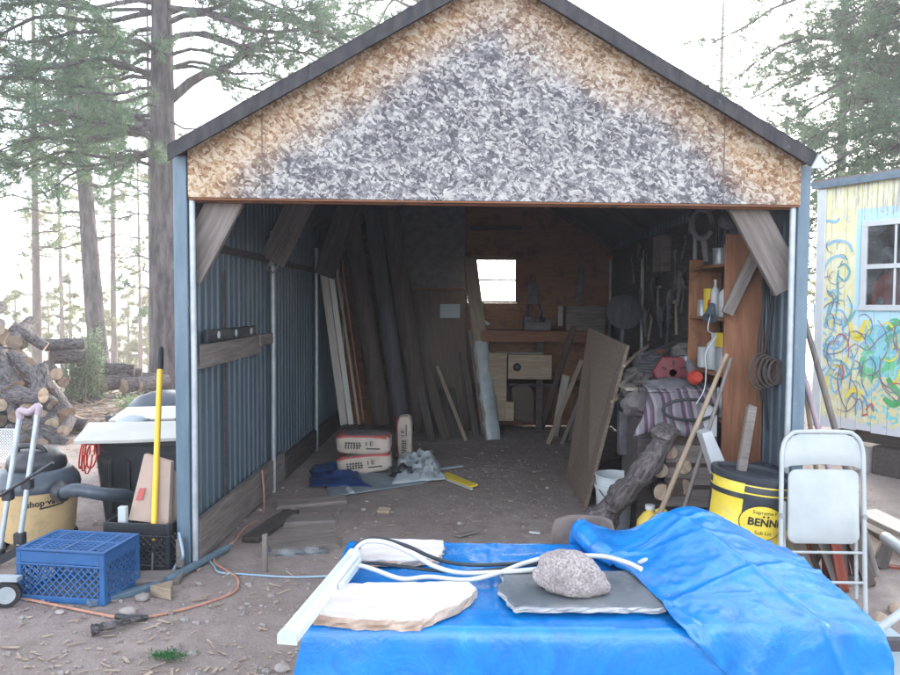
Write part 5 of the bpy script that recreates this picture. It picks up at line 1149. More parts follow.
# ================================================================== RIGHT YARD
# ---- white folding chair
fc = thing('folding_chair', 'white metal folding chair folded flat and leaning on the shed corner', 'chair', (1.91, 3.85, 0))
CBL, CBR = V((1.685, 3.80, 0)), V((2.135, 3.80, 0)); up = (V((.105, .27, .935))).normalized(); HX = V((1, 0, 0)); NRM = V((0, -up.z, up.y))
cl = CBL; Wd = .45
def cpt(x, h, o=0.0): return CBL + HX * x + up * h + NRM * o
H = .965
arch = [cpt(0, 0), cpt(0, H * .5), cpt(0, H - .12), cpt(.015, H - .055), cpt(.05, H - .015), cpt(.10, H), cpt(Wd - .10, H), cpt(Wd - .05, H - .015), cpt(Wd - .015, H - .055), cpt(Wd, H - .12), cpt(Wd, H * .5), cpt(Wd, 0)]
P = [arch[0], arch[1]] + bez(arch[2:10], 4) + [arch[10], arch[11]]
MB().tube(P, .0125, 12).build('tube_frame', MAT['chair_white'], fc, True)
MB().tube([cpt(.03, .07, -.03), cpt(.03, .58, -.03)], .010, 10).build('leg', MAT['chair_white'], fc, True)
MB().tube([cpt(Wd - .03, .07, -.03), cpt(Wd - .03, .58, -.03)], .010, 10).build('leg', MAT['chair_white'], fc, True)
for h, o_ in ((.155, 0), (.31, .0)): MB().tube([cpt(.0, h, o_), cpt(Wd, h, o_)], .008, 8).build('stretcher', MAT['chair_white'], fc, True)
def roundrect(x0, x1, h0, h1, r, n=6):
    out = []
    for (cx_, cy_, a0) in ((x1 - r, h1 - r, 0), (x0 + r, h1 - r, 90), (x0 + r, h0 + r, 180), (x1 - r, h0 + r, 270)):
        for k in range(n + 1): a = R_(a0 + 90 * k / n); out.append((cx_ + math.cos(a) * r, cy_ + math.sin(a) * r))
    return out
MB().prism([cpt(x, h, .014) for x, h in roundrect(.035, Wd - .03, .355, .755, .045)], NRM * -.022).build('seat', MAT['chair_white'], fc, True, .006)
bp = [(.012, .76)] + [(x, h) for x, h in ((.012, H - .12), (.026, H - .062), (.057, H - .026), (.10, H - .012), (Wd - .10, H - .012), (Wd - .057, H - .026), (Wd - .026, H - .062), (Wd - .012, H - .12))] + [(Wd - .012, .76), (Wd - .06, .775), (Wd / 2, .785), (.06, .775)]
MB().prism([cpt(x, h, .004) for x, h in bp], NRM * -.008).build('backrest', MAT['chair_white'], fc, True, .002)
for x in (.0, Wd):
    MB().tube([cpt(x, -.002), cpt(x, .03)], .0155, 10).build('foot_cap', MAT['tin'], fc, True)
    mb = MB(); mb.lathe([(0, -.02), (.014, -.02), (.014, .006), (0, .006)], cpt(x, .50, .012), 12, MX.Rotation(R_(90), 3, 'X')); mb.build('pivot', MAT['tin'], fc)
# ---- poles leaning outside the shed's right corner
GQ = 'tool handles leaning outside the right shed corner'
def pole(p, q, Y0, Y1, r, m, lab):
    a, b = at(*p, Y0), at(*q, Y1); a = a - (a - b) * 0; d = (b - a); a = a - d * (a.z / d.z); mb = MB(); mb.tube([a, a.lerp(b, .5), b], [r * 1.1, r, r * .9], 10); simple('tool_handle', mb, m, lab, 'handle', GQ, 0, True)
pole((836, 432), (799, 300), 4.55, 4.75, .020, 'pole_grey', 'thick grey pole leaning outside the shed corner')
pole((819, 432), (800, 360), 4.60, 4.75, .018, 'cart_handle', 'pinkish pole leaning beside the thick grey pole')
pole((811, 432), (797, 330), 4.65, 4.8, .014, 'pole_tan', 'thin tan pole leaning nearest the shed post')
# ---- heap of red stained boards behind the chair
GR = 'scrap boards piled behind the folding chair'
rq = random.Random(19)
cols = [('wood_red', 'dark red'), ('wood_grey', 'weathered grey'), ('wood_brown', 'dull brown'), ('wood_red', 'dark red'), ('wood_tan', 'tan'), ('wood_dark', 'blackened')]
for k in range(30):
    m, cn = cols[k % 6]; px = 792 + 100 * rq.random(); Y = rq.uniform(4.05, 4.75); a = at(px, 560, Y); a.z = rq.uniform(0, .05); tpx = px + rq.uniform(-38, 30); b = at(tpx, rq.uniform(478, 560) + (14 if px > 868 else 0), Y + rq.uniform(.1, .3))
    board('scrap_board', a, b, rq.uniform(.035, .10), rq.uniform(.018, .035), MAT[m], (rq.uniform(-.4, .4), -1, .1), None, f'{cn} board leaning in the scrap heap behind the folding chair', 'board', GR, .02)
for k, (p, q, w, m, lab) in enumerate([((866, 512), (935, 545), .16, 'wood_pale', 'wide pale plank lying on the scrap heap at the right edge'), ((862, 545), (900, 572), .13, 'wood_red', 'red plank lying below the wide pale plank'), ((870, 528), (930, 560), .12, 'wood_grey', 'grey plank between the pale and red planks')]):
    Y = 4.9 + .05 * k; board('scrap_plank', at(*p, Y + .3), at(*q, Y - .5), w, .04, MAT[m], (-.1, -.5, 1), None, lab, 'plank', GR, .02)
mb = MB(); c = onz(895, 520); 
mb.tube([at(885, 537, 4.55), at(893, 543, 4.45), at(912, 556, 4.3)], [.035, .035, .035], 12); simple('white_pipe', mb, 'white_plastic', 'short white plastic pipe end at the right edge', 'pipe', bevel=0, smooth=True)
mb = MB(); mb.tube([at(880, 628, 3.0), at(925, 596, 3.0)], .018, 10); simple('white_tube', mb, 'white_plastic', 'thin white tube slanting up behind the table right end', 'tube', bevel=0, smooth=True)
mb = MB(); pbox(mb, 884, 640, 925, 652, 2.9, .03); simple('dark_rail', mb, 'dark_steel', 'dark rail behind the right end of the table', 'rail')
mb = MB(); pbox(mb, 882, 653, 925, 720, 2.95, .3); simple('pale_box', mb, 'sticker', 'pale grey box below the dark rail at the right', 'box')
GC2 = 'blocks under the painted cabin'
mb = MB(); a = onz(876, 476); mb.box((a.x + .26, a.y + .25, .12), (.60, .40, .24), MX.Rotation(R_(-30), 3, 'Z')); simple('concrete_block', mb, 'concrete', 'grey concrete block on the ground before the painted cabin', 'block', None, .01)
for k, (px, py) in enumerate(((896, 610), (880, 620))):
    mb = MB(); mb.blob(onz(px, py, .02), .04, 2, .4, 2, k + 20); simple('clod', mb, 'chip', ['brown clod of bark at the foot of the scrap heap', 'smaller brown clod nearest the tarp corner'][k], 'clod', bevel=0)
# ---- painted cabin
wd = V((.54, -.84, 0)).normalized(); wn = V((-wd.y, wd.x, 0)) * 1.0   # wn points away from the camera
wn = V((.84, .54, 0)).normalized()
O = V((3.61, 7.5, 0)); CZ0, CZ1 = .42, 2.86
cab = thing('painted_cabin', 'raised wooden cabin painted with yellow and blue swirls', 'cabin', O)
def wp_(t, z, o=0.0): return O + wd * t + V((0, 0, z)) - wn * o
def cabin_mat():
    m, t, p = nt('painted_siding'); tc = nd(t, 'ShaderNodeTexCoord'); mp = nd(t, 'ShaderNodeMapping'); mp.inputs['Rotation'].default_value = (0, 0, -math.atan2(wd.y, wd.x)); t.links.new(tc.outputs['Object'], mp.inputs[0])
    sx = nd(t, 'ShaderNodeSeparateXYZ'); t.links.new(mp.outputs[0], sx.inputs[0]); x, z = sx.outputs[0], sx.outputs[2]
    n1 = noise(t, mp.outputs[0], 2.6, 3, .5, 1.5); n2 = noise(t, mp.outputs[0], 5.5, 4, .6, 2.5); n3 = noise(t, mp.outputs[0], 9, 3, .5, 2)
    def step(v, a, b): return ramp(t, v, [(a, (0, 0, 0)), (b, (1, 1, 1))])
    zw = math_(t, 'ADD', z, math_(t, 'MULTIPLY', math_(t, 'SUBTRACT', n2, .5), .5)); xw = math_(t, 'ADD', x, math_(t, 'MULTIPLY', math_(t, 'SUBTRACT', n1, .5), .25))
    yel = ramp(t, n2, [(.40, (.80, .73, .40)), (.60, (.84, .80, .56))]); cyan = ramp(t, n1, [(.42, (.42, .68, .80)), (.58, (.58, .77, .84))]); white = (.78, .80, .82)
    c = mixc(t, step(n1, .63, .66), yel, white)
    c = mixc(t, math_(t, 'MULTIPLY', step(n2, .53, .56), math_(t, 'LESS_THAN', zw, 1.75)), c, cyan)
    c = mixc(t, math_(t, 'MULTIPLY', step(n3, .60, .63), math_(t, 'LESS_THAN', zw, 1.35)), c, (.20, .42, .62))
    teal = ramp(t, n1, [(.45, (.18, .56, .60)), (.52, (.34, .66, .70)), (.60, (.16, .55, .26))])
    c = mixc(t, math_(t, 'MULTIPLY', math_(t, 'GREATER_THAN', xw, .50), math_(t, 'LESS_THAN', z, 1.62)), c, teal)
    win_ = math_(t, 'MULTIPLY', math_(t, 'GREATER_THAN', x, .395), math_(t, 'MULTIPLY', math_(t, 'GREATER_THAN', z, 1.45), math_(t, 'LESS_THAN', z, 2.58)))
    c = mixc(t, win_, c, (.50, .74, .84))
    c = mixc(t, math_(t, 'MULTIPLY', math_(t, 'LESS_THAN', zw, .95), step(n3, .45, .48)), c, (.74, .66, .38))
    c = mixc(t, math_(t, 'LESS_THAN', math_(t, 'ADD', z, math_(t, 'MULTIPLY', n2, .3)), .66), c, (.62, .62, .66))
    st_ = nd(t, 'ShaderNodeMapping'); st_.inputs['Scale'].default_value = (14, 14, .8); t.links.new(mp.outputs[0], st_.inputs[0]); wear = noise(t, st_.outputs[0], 2.2, 8, .75)
    c = mixc(t, math_(t, 'MULTIPLY', step(wear, .56, .66), .85), c, (.64, .64, .66))
    hi = math_(t, 'MULTIPLY', step(wear, .50, .58), math_(t, 'GREATER_THAN', zw, 2.50)); c = mixc(t, hi, c, (.40, .39, .41))
    t.links.new(c, p.inputs['Base Color']); p.inputs['Roughness'].default_value = .85; p.inputs['Specular IOR Level'].default_value = .2; bump(t, p, wear, .3, .006); return m
PM = cabin_mat()
CL = 2.6
wt0, wt1, wz0, wz1 = .455, 1.075, 1.60, 2.455
mb = MB(); bw_ = .148; k = 0; rr = random.Random(4)
while k * bw_ < CL:
    t0, t1 = k * bw_, min(CL, (k + 1) * bw_ - .004); d = rr.uniform(0, .004); zb_ = CZ0 + rr.uniform(-.012, .012)
    def pc_(z0, z1, a=t0, b=t1): 
        if b - a > .003: mb.prism([wp_(a, z0, d), wp_(b, z0, d), wp_(b, z1, d), wp_(a, z1, d)], wn * .02)
    if t1 <= wt0 or t0 >= wt1: pc_(zb_, CZ1)
    else:
        pc_(zb_, wz0); pc_(wz1, CZ1)
        if t0 < wt0: pc_(wz0, wz1, t0, wt0)
        if t1 > wt1: pc_(wz0, wz1, wt1, t1)
    k += 1
mb.build('siding', PM, cab)
mb = MB(); mb.prism([wp_(0, CZ0 + .05, -.021), wp_(0, CZ1, -.021), wp_(0, CZ1, -2.0), wp_(0, CZ0 + .05, -2.0)], wd * .03); mb.prism([wp_(CL - .03, CZ0 + .05, -.021), wp_(CL - .03, CZ1, -.021), wp_(CL - .03, CZ1, -2.0), wp_(CL - .03, CZ0 + .05, -2.0)], wd * .03)
mb.prism([wp_(.031, CZ0 + .05, -1.97), wp_(CL - .031, CZ0 + .05, -1.97), wp_(CL - .031, CZ1, -1.97), wp_(.031, CZ1, -1.97)], wn * .03); mb.prism([wp_(.031, CZ0 + .051, -.03), wp_(CL - .031, CZ0 + .051, -.03), wp_(CL - .031, CZ0 + .051, -1.96), wp_(.031, CZ0 + .051, -1.96)], (0, 0, .03)); mb.build('cabin_walls', MAT['wood_grey'], cab)
mb = MB(); mb.prism([wp_(-.05, CZ1 + .002, .06), wp_(CL + .05, CZ1 + .002, .06), wp_(CL + .05, CZ1 + .002, -2.1), wp_(-.05, CZ1 + .002, -2.1)], (0, 0, .05)); mb.build('roof', MAT['wood_grey'], cab)
board('roof_fascia', wp_(-.05, CZ1 - .0, .052), wp_(CL, CZ1 - .0, .052), .07, .02, MAT['blue_post'], -wn, cab)
board('corner_board', wp_(.045, CZ0, .02), wp_(.045, CZ1 - .04, .02), .09, .02, MAT['white_paint'], -wn, cab)
wf = MB()
def fbar(t0, z0, t1, z1, o=.02, th=.035): wf.prism([wp_(t0, z0, o), wp_(t1, z0, o), wp_(t1, z1, o), wp_(t0, z1, o)], wn * th)
e = .05
fbar(wt0, wz0 + e, wt0 + e, wz1 - e); fbar(wt1 - e, wz0 + e, wt1, wz1 - e); fbar(wt0 - .01, wz0 - .005, wt1 + .01, wz0 + e, .028, .045); fbar(wt0, wz1 - e, wt1, wz1)
zm = (wz0 + wz1) / 2 - .01; fbar(wt0 + e, zm - .022, wt1 - e, zm + .022, .014); tm = (wt0 + wt1) / 2; fbar(tm - .010, wz0 + e, tm + .010, zm - .022, .006, .02); fbar(tm - .010, zm + .022, tm + .010, wz1 - e, .006, .02)
wfo = wf.build('window', MAT['white_paint'], cab, bevel=.002)
for (a, b) in ((wt0 + e, tm - .01), (tm + .01, wt1 - e)):
    for (z0, z1) in ((wz0 + e, zm - .022), (zm + .022, wz1 - e)): MB().prism([wp_(a, z0, -.004), wp_(b, z0, -.004), wp_(b, z1, -.004), wp_(a, z1, -.004)], wn * .003).build('pane', MAT['glass2'], wfo)
# swirls painted on the boards: thin raised paint strokes
MAT['p_blue'] = M('sky_blue_paint', (.22, .44, .64), (.34, .56, .72), 9, .8, dirt=(.5, .52, .5), dscale=14, dlo=.55, dhi=.65); MAT['p_teal'] = M('teal_paint', (.12, .36, .40), (.20, .46, .48), 9, .8, dirt=(.5, .52, .5), dscale=14, dlo=.58, dhi=.68)
MAT['p_dark'] = M('dark_violet_paint', (.16, .14, .20), (.28, .26, .32), 9, .8, dirt=(.5, .5, .5), dscale=14, dlo=.55, dhi=.65); MAT['p_yel'] = M('bright_yellow_paint', (.80, .62, .05), (.82, .68, .12), 9, .8); MAT['p_green'] = M('green_paint', (.07, .36, .12), (.12, .46, .20), 9, .8); MAT['p_red'] = M('red_paint', (.48, .10, .10), (.55, .16, .14), 9, .8)
def wt_(px, py):
    d = ray(px, py); n = wn; t = (O - CAMP).dot(n) / d.dot(n); q = CAMP + d * t; return (q - O).dot(wd), q.z
def stroke(mb, pts, w, o):
    P = bez([V((x, z, 0)) for x, z in pts], 7); vs = []
    for i, p in enumerate(P):
        d = (P[min(i + 1, len(P) - 1)] - P[max(i - 1, 0)]); n = V((-d.y, d.x, 0)).normalized() * w * (.55 + .45 * math.sin(3.1 * i / len(P)) + .15 * NZ.noise(V((i * .7, w * 90, 0))))
        for q in (p - n, p + n): vs.append(wp_(q.x, q.y, o))
    mb.add(vs, [(2 * i, 2 * i + 1, 2 * i + 3, 2 * i + 2) for i in range(len(P) - 1)])
def px_stroke(m, lines, w, o):
    mb = MB()
    for l in lines: stroke(mb, [wt_(x, y) for x, y in l], w, o)
    mb.build('painted_swirl', MAT[m], cab)
px_stroke('p_blue', [[(818, 262), (824, 248), (836, 241), (848, 243), (853, 252)], [(824, 275), (828, 262), (838, 256), (847, 259)], [(820, 228), (826, 221), (836, 222), (840, 218)], [(814, 300), (816, 330), (824, 345), (838, 348), (846, 338)], [(822, 330), (830, 318), (842, 322), (844, 336)], [(816, 360), (824, 352), (832, 362), (826, 376)], [(860, 410), (868, 395), (878, 385), (882, 372)], [(856, 350), (866, 342), (874, 352)], [(846, 400), (852, 394), (858, 402), (856, 414)]], .014, .0062)
px_stroke('p_teal', [[(836, 318), (838, 300), (838, 280), (839, 270)], [(826, 325), (830, 306), (838, 296)], [(842, 330), (850, 320), (856, 310)], [(884, 350), (892, 340), (900, 330)], [(838, 268), (845, 264), (850, 272), (845, 281), (839, 276)]], .012, .0070)
px_stroke('p_dark', [[(818, 345), (830, 354), (846, 348), (850, 330), (846, 316)], [(846, 352), (856, 344), (868, 350), (880, 338), (896, 326)], [(878, 320), (886, 332), (888, 350), (880, 366), (884, 388), (896, 400)], [(842, 360), (838, 380), (842, 400), (848, 412)], [(852, 372), (850, 390), (858, 402)], [(864, 360), (862, 380), (868, 396)], [(876, 372), (884, 384), (896, 392), (902, 404)], [(850, 358), (860, 364), (858, 376)], [(870, 356), (876, 366), (872, 382)], [(846, 418), (848, 402), (856, 392), (866, 400), (868, 416)], [(856, 416), (856, 404), (860, 399), (863, 406), (863, 416)], [(816, 290), (822, 310), (820, 326)], [(828, 290), (834, 300), (830, 314)]], .0062, .0078)
px_stroke('p_yel', [[(850, 322), (853, 334), (860, 336), (864, 326), (866, 320)], [(853, 337), (859, 339), (864, 334)], [(846, 398), (853, 390), (862, 394)]], .022, .0086)
px_stroke('p_green', [[(888, 330), (894, 322), (902, 324)], [(888, 378), (894, 388), (902, 396)], [(884, 398), (892, 404), (902, 402)], [(886, 342), (894, 336)]], .034, .0050)
px_stroke('p_red', [[(842, 364), (844, 372), (843, 380)], [(866, 410), (872, 404), (874, 412)], [(862, 416), (868, 414)]], .010, .0092)
rs = random.Random(77)
for m_, n_s, w_, o_s, zlo, zhi in (('p_dark', 34, .0045, .0100, .72, 1.62), ('p_blue', 22, .010, .0055, .72, 1.75), ('p_yel', 14, .010, .0057, .74, 1.5), ('p_teal', 14, .009, .0059, .75, 1.7), ('p_dark', 10, .004, .0102, 1.6, 2.3), ('p_red', 2, .005, .0104, .75, 1.2)):
    mb = MB()
    for k in range(n_s):
        x0, z0 = rs.uniform(.08, 1.7), rs.uniform(zlo, zhi); r0_ = rs.uniform(.05, .20); a0 = rs.uniform(0, 6.28); da = rs.choice((-1, 1)) * rs.uniform(.4, .8); ex = rs.uniform(.4, 1)
        if z0 > 1.45 and x0 > .30: x0 = rs.uniform(.1, .28); r0_ *= .6
        if x0 - r0_ < .05: x0 = r0_ + .06
        if z0 - r0_ < CZ0 + .12: z0 = CZ0 + .13 + r0_
        if z0 < 1.5 and z0 + r0_ > 1.56: r0_ = max(.03, 1.56 - z0)
        stroke(mb, [(x0 + math.cos(a0 + da * i) * r0_ * ex, z0 + math.sin(a0 + da * i) * r0_) for i in range(5)], w_ * rs.uniform(.7, 1.3), o_s + k * .00002)
    mb.build('painted_scribble', MAT[m_], cab)
# clutter behind the cabin glass
mb = MB(); mb.prism([wp_(.5, 1.62, -.07), wp_(1.2, 1.62, -.07), wp_(1.2, 2.0, -.09), wp_(.86, 1.92, -.09), wp_(.7, 2.02, -.09), wp_(.5, 1.86, -.09)], wn * .06); mb.prism([wp_(.80, 2.06, -.10), wp_(1.1, 2.06, -.10), wp_(1.1, 2.16, -.10), wp_(.80, 2.12, -.10)], wn * .05); simple('red_carton', mb, 'red_orange', 'red cartons stacked behind the cabin window', 'carton', None, .01)
mb = MB(); mb.blob(wp_(.62, 2.12, -.16), .09, 2, .4); mb.blob(wp_(.60, 1.68, -.10), .05, 2, .3); simple('pale_bundle', mb, 'cloth_grey', 'pale bundle behind the left panes of the cabin window', 'bundle', None, 0, True)
# what the cabin stands on
MAT['beam'] = MAT['wood_dark']
board('floor_beam', wp_(.1, CZ0 - .07, -.25), wp_(CL - .1, CZ0 - .07, -.25), .14, .10, MAT['wood_dark'], -wn, cab)
board('floor_beam', wp_(.1, CZ0 - .07, -1.7), wp_(CL - .1, CZ0 - .07, -1.7), .14, .10, MAT['wood_dark'], -wn, cab)
for t in (.75, 2.2):
    for o_ in (-.25, -1.7):
        c = wp_(t, (CZ0 - .142) / 2, o_); mb = MB(); mb.box(c, (.36, .36, CZ0 - .144), MX.Rotation(R_(-57), 3, 'Z')); mb.build('support_block', MAT['wood_dark'], cab, bevel=.01)

# ================================================================== WOODPILE
LG = 'firewood logs in the heap left of the shed'
def make_log(seed, r, L, split=False):
    t = MB(); n = 16; k = max(4, int(L / .12)); vs = []
    for i in range(k + 1):
        x = L * i / k
        for j in range(n):
            a = 2 * math.pi * j / n; q = V((x * 2.2, math.cos(a) * 1.2, math.sin(a) * 1.2 + seed * 3)); rr = r * (1 + .09 * NZ.noise(q) + .05 * NZ.noise(q * 3.1) + .04 * NZ.noise(q * 7)) * (1 - .10 * x / L)
            y, z = math.cos(a) * rr, math.sin(a) * rr
            if split and z > r * .12: z = r * .12 + .02 * NZ.noise(V((x * 5, y * 9, seed)))
            vs.append((x, y + .02 * math.sin(x * 2 + seed), z))
    t.add(vs, [(i * n + j, i * n + (j + 1) % n, (i + 1) * n + (j + 1) % n, (i + 1) * n + j) for i in range(k) for j in range(n)])
    o = t.build('firewood_log', MAT['bark'], smooth=True, origin=(0, 0, 0))
    for end in (0, k):
        e = MB(); ring = [V(vs[end * n + j]) for j in range(n)]; x = ring[0].x + (-.003 if end == 0 else .003); c = sum(ring, V()) / n
        rs = [V((x, c.y, c.z))]; 
        for f_ in (.5, .93): rs += [V((x + rng.uniform(-.004, .004), c.y + (p.y - c.y) * f_, c.z + (p.z - c.z) * f_)) for p in ring]
        rs += [V((ring[0].x - (x - ring[0].x) * 3, p.y * .99, p.z * .99)) for p in ring]
        e.add(rs, [(0, 1 + j, 1 + (j + 1) % n) for j in range(n)] + [(1 + q * n + j, 1 + (q + 1) * n + j, 1 + (q + 1) * n + (j + 1) % n, 1 + q * n + (j + 1) % n) for q in range(2) for j in range(n)])
        e.build('cut_end', MAT['cut_wood'], o)
    if split:
        f_ = MB(); f_.grid(lambda u, v: V((L * (.01 + .98 * u), r * 1.9 * (v - .5) * (1 - .08 * u), r * .135 + .012 * NZ.noise(V((u * L * 5, v * 4, seed))) + .02 * NZ.noise(V((L * u * 1.5, 0, seed))))), 16, 6); f_.build('split_face', MAT['split_wood'], o, True)
    return o
protos = [make_log(1, .10, 1.0), make_log(2, .16, .8), make_log(3, .22, .6), make_log(4, .075, 1.5), make_log(5, .15, .62, True)]
PR = [.10, .16, .22, .075, .15]
usedp = set()
def log(kind, end, axis, r, lab, cat='log', roll_=None, group=LG, lx=None):
    o = protos[kind] if kind not in usedp else copy_tree(protos[kind]); usedp.add(kind)
    x = V(axis).normalized(); _, y, z = frame_of(x); a = rng.uniform(0, 6.28) if roll_ is None else roll_; s = r / PR[kind]
    y2 = y * math.cos(a) + z * math.sin(a); z2 = x.cross(y2)
    o.matrix_world = MX.Translation(V(end)) @ MX((x, y2, z2)).transposed().to_4x4() @ MX.Diagonal((lx or min(1.3, max(.75, s)), s, s, 1))
    tag(o, lab, cat, group); return o
def lp(k, px, py, Y, ax, rpx, lab, roll_=None, lx=None): log(k, at(px, py, Y), ax, (rpx * .8 if rpx < 12 else 6 + rpx * .36) * Y / F, lab, 'log', roll_, LG, lx or .55)
UPL = (-.75, .55, .42)   # the logs run up the heap to the left
lp(3, 12, 326, 9.6, (.55, .2, -.42), 7, 'short pale ended pole sloping down at the top of the heap', None, .33)
lp(0, 45, 345, 10.2, (.75, .66, .0), 8, 'log with a round tan end lying level at the top right of the heap', None, .5)
lp(3, 6, 353, 9.2, (-.9, .4, .15), 4.5, 'small log end at the upper left edge of the heap')
lp(3, 7, 365, 9.1, (-.9, .4, .2), 4, 'smallest log end just under the other small one')
lp(0, 17, 386, 8.9, (-.62, .3, .62), 11, 'grey log pointing down left of the split log')
lp(4, 45, 392, 8.7, (-.34, .3, .75), 12, 'split log showing its long pale face in the middle of the heap', 2.2)
lp(1, 26, 367, 9.2, (-.7, .6, .2), 10, 'log with brown round end above the split log')
lp(1, 64, 415, 8.7, (-.55, .3, .5), 15, 'big barked log with its pale sawn end leaning at the right foot of the heap')
lp(2, 54, 442, 8.3, (-.85, .3, .28), 23, 'biggest log at the bottom of the heap behind the cart')
lp(1, 44, 396, 8.5, (-.98, .15, -.03), 10, 'weathered log lying level across the front of the heap')
lp(1, 92, 428, 8.9, (-.95, .4, .03), 11, 'log lying flat on the dirt right of the heap', None, .55)
lp(1, 52, 358, 10.3, (.6, .8, .02), 9, 'dark barked log lying level behind the shrub')
rl = random.Random(11)
for k in range(26):  # the inside of the heap
    Y = rl.uniform(9.4, 11.2); h = 1.25 * (1 - abs(Y - 10.2) / 2.2); X = rl.uniform(-8.6, -5.6 - .25 * abs(Y - 9.8)); hh = rl.uniform(.1, max(.2, min(h, (-4.9 - X) * .8)))
    log(rl.choice((0, 1)), (X, Y, hh), (rl.uniform(-1, -.4), rl.uniform(.1, .8), rl.uniform(-.1, .35)), rl.uniform(.07, .12), 'grey barked log half buried among others in the heap')
spots = [(45, 345), (17, 386), (45, 392), (64, 415), (54, 440), (12, 326), (6, 353)]
tries = 0
while tries < 6000 and len(spots) < 130:  # its face towards the yard: ends and flanks side by side, not through each other
    tries += 1; px = rl.uniform(-75, 70); top = 314 + max(0, px) * 1.35; py = rl.uniform(top + 5, 448)
    if any((px - a) ** 2 + (py - b) ** 2 < 12.5 ** 2 for a, b in spots): continue
    spots.append((px, py)); Y = 8.1 + (448 - py) / 135 * 1.7; fl_ = rl.random() < .4
    log(rl.choice((0, 0, 3, 1)), at(px, py, Y), (rl.uniform(-.95, -.8), rl.uniform(.2, .4), rl.uniform(.15, .5)) if fl_ else (rl.uniform(-.65, -.3), rl.uniform(.7, 1), rl.uniform(.0, .35)), rl.uniform(5.2, 7.8) * Y / F, 'grey barked log half buried among others in the heap', lx=rl.uniform(.28, .42) if fl_ else rl.uniform(.4, .7))
sp2 = []
for tries in range(4000):  # the layer behind, closing the gaps
    px = rl.uniform(-80, 60); top = 318 + max(0, px) * 1.35; py = rl.uniform(top + 8, 440)
    if any((px - a) ** 2 + (py - b) ** 2 < 15 ** 2 for a, b in sp2) or len(sp2) > 80: continue
    sp2.append((px, py)); Y = 8.5 + (448 - py) / 135 * 1.7
    log(rl.choice((0, 1)), at(px, py, Y), (-.9, rl.uniform(.1, .5), rl.uniform(-.1, .25)), rl.uniform(8.5, 11) * Y / F, 'grey barked log half buried among others in the heap', lx=rl.uniform(.5, .8))
LG2 = 'logs in the small row behind the shrub'
for k, (px, py, Y, rpx, ax, lab) in enumerate([(101, 385, 12.0, 8.5, (.35, .9, .05), 'reddish ended log first in the far row beside the shrub'), (123, 385, 12.2, 7.5, (.4, .9, .05), 'round tan ended log in the middle of the far row'), (138, 385, 12.4, 6.5, (.4, .9, .05), 'smaller tan ended log third in the far row'),
        (96, 372, 12.4, 8, (.95, .3, -.02), 'log lying along the top left of the far row'), (112, 374, 12.6, 7, (.95, .3, -.05), 'log lying across the middle top of the far row'), (130, 378, 12.8, 6, (.95, .3, -.08), 'slim log lying at the right end of the far row'), (112, 384, 12.5, 6, (.5, .8, .05), 'small dark log between the far round ends')]):
    log(0 if k % 2 else 1, at(px, py, Y), ax, rpx * Y / F, lab, 'log', None, LG2, .62 if k > 2 else .8)
mb = MB(); rr = random.Random(8)
for k in range(260):
    c = onz(rr.uniform(62, 150), rr.uniform(392, 432), .02); d = V((rr.uniform(-1, 1), rr.uniform(-.4, .4), rr.uniform(-.1, .2))).normalized() * rr.uniform(.05, .18); s_ = V((-d.y, d.x, 0)).normalized() * rr.uniform(.008, .02)
    mb.prism([c - d - s_, c + d - s_, c + d + s_, c - d + s_], (0, 0, .012))
tag(mb.build('bark_litter', MAT['chip']), 'bark and splinters littering the dirt beside the woodpile', 'litter', kind='stuff')

GS = 'short logs stacked under the striped rug'
for k, (px, py, r, lab) in enumerate([(664, 492, .06, 'short log lowest in the small stack under the striped rug'), (684, 488, .055, 'short log at the right of the small stack under the rug'), (662, 470, .05, 'short log in the middle of the small stack under the rug'), (684, 466, .052, 'short log resting on the right one under the rug'), (672, 452, .045, 'topmost short log of the small stack under the rug')]):
    log(k % 2, at(px, py, 4.83), (.12, 1, .02), r, lab, 'log', None, GS, .35)
# ---- shrub
def shrub(c, h, w, n, m, lab, seed):
    t = thing('shrub', lab, 'shrub', c); rr = random.Random(seed); st = MB(); lf = MB()
    for k in range(n):
        a = rr.uniform(0, 6.28); top = V(c) + V((math.cos(a) * w * rr.random() ** .6, math.sin(a) * w * rr.random() ** .6, h * rr.uniform(.45, 1))); b = V(c) + V((rr.gauss(0, w * .4), rr.gauss(0, w * .4), 0))
        path = [b, b.lerp(top, .5) + V((0, 0, .08)), top]; st.tube(path, [.008, .006, .003], 4)
        for i in range(34):
            u = .03 + .97 * rr.random(); q = path[0].lerp(path[2], u) + V((rr.gauss(0, .05), rr.gauss(0, .05), rr.gauss(.04, .05)))
            d = V((rr.uniform(-1, 1), rr.uniform(-1, 1), rr.uniform(-.1, 1))).normalized() * rr.uniform(.05, .10); s_ = d.cross(V((rr.uniform(-1, 1), rr.uniform(-1, 1), .3))).normalized() * .006
            lf.add([q, q + d * .5 + s_, q + d, q + d * .5 - s_], [(0, 1, 2, 3)])
    st.build('stems', MAT['pole_grey'], t); lf.build('foliage', MAT[m], t)
shrub(onz(84, 402), 1.25, .40, 130, 'shrub', 'bushy light green shrub beside the woodpile', 4)
shrub(onz(128, 412), .22, .14, 10, 'shrub', 'tiny green plant on the dirt behind the black bin', 6)

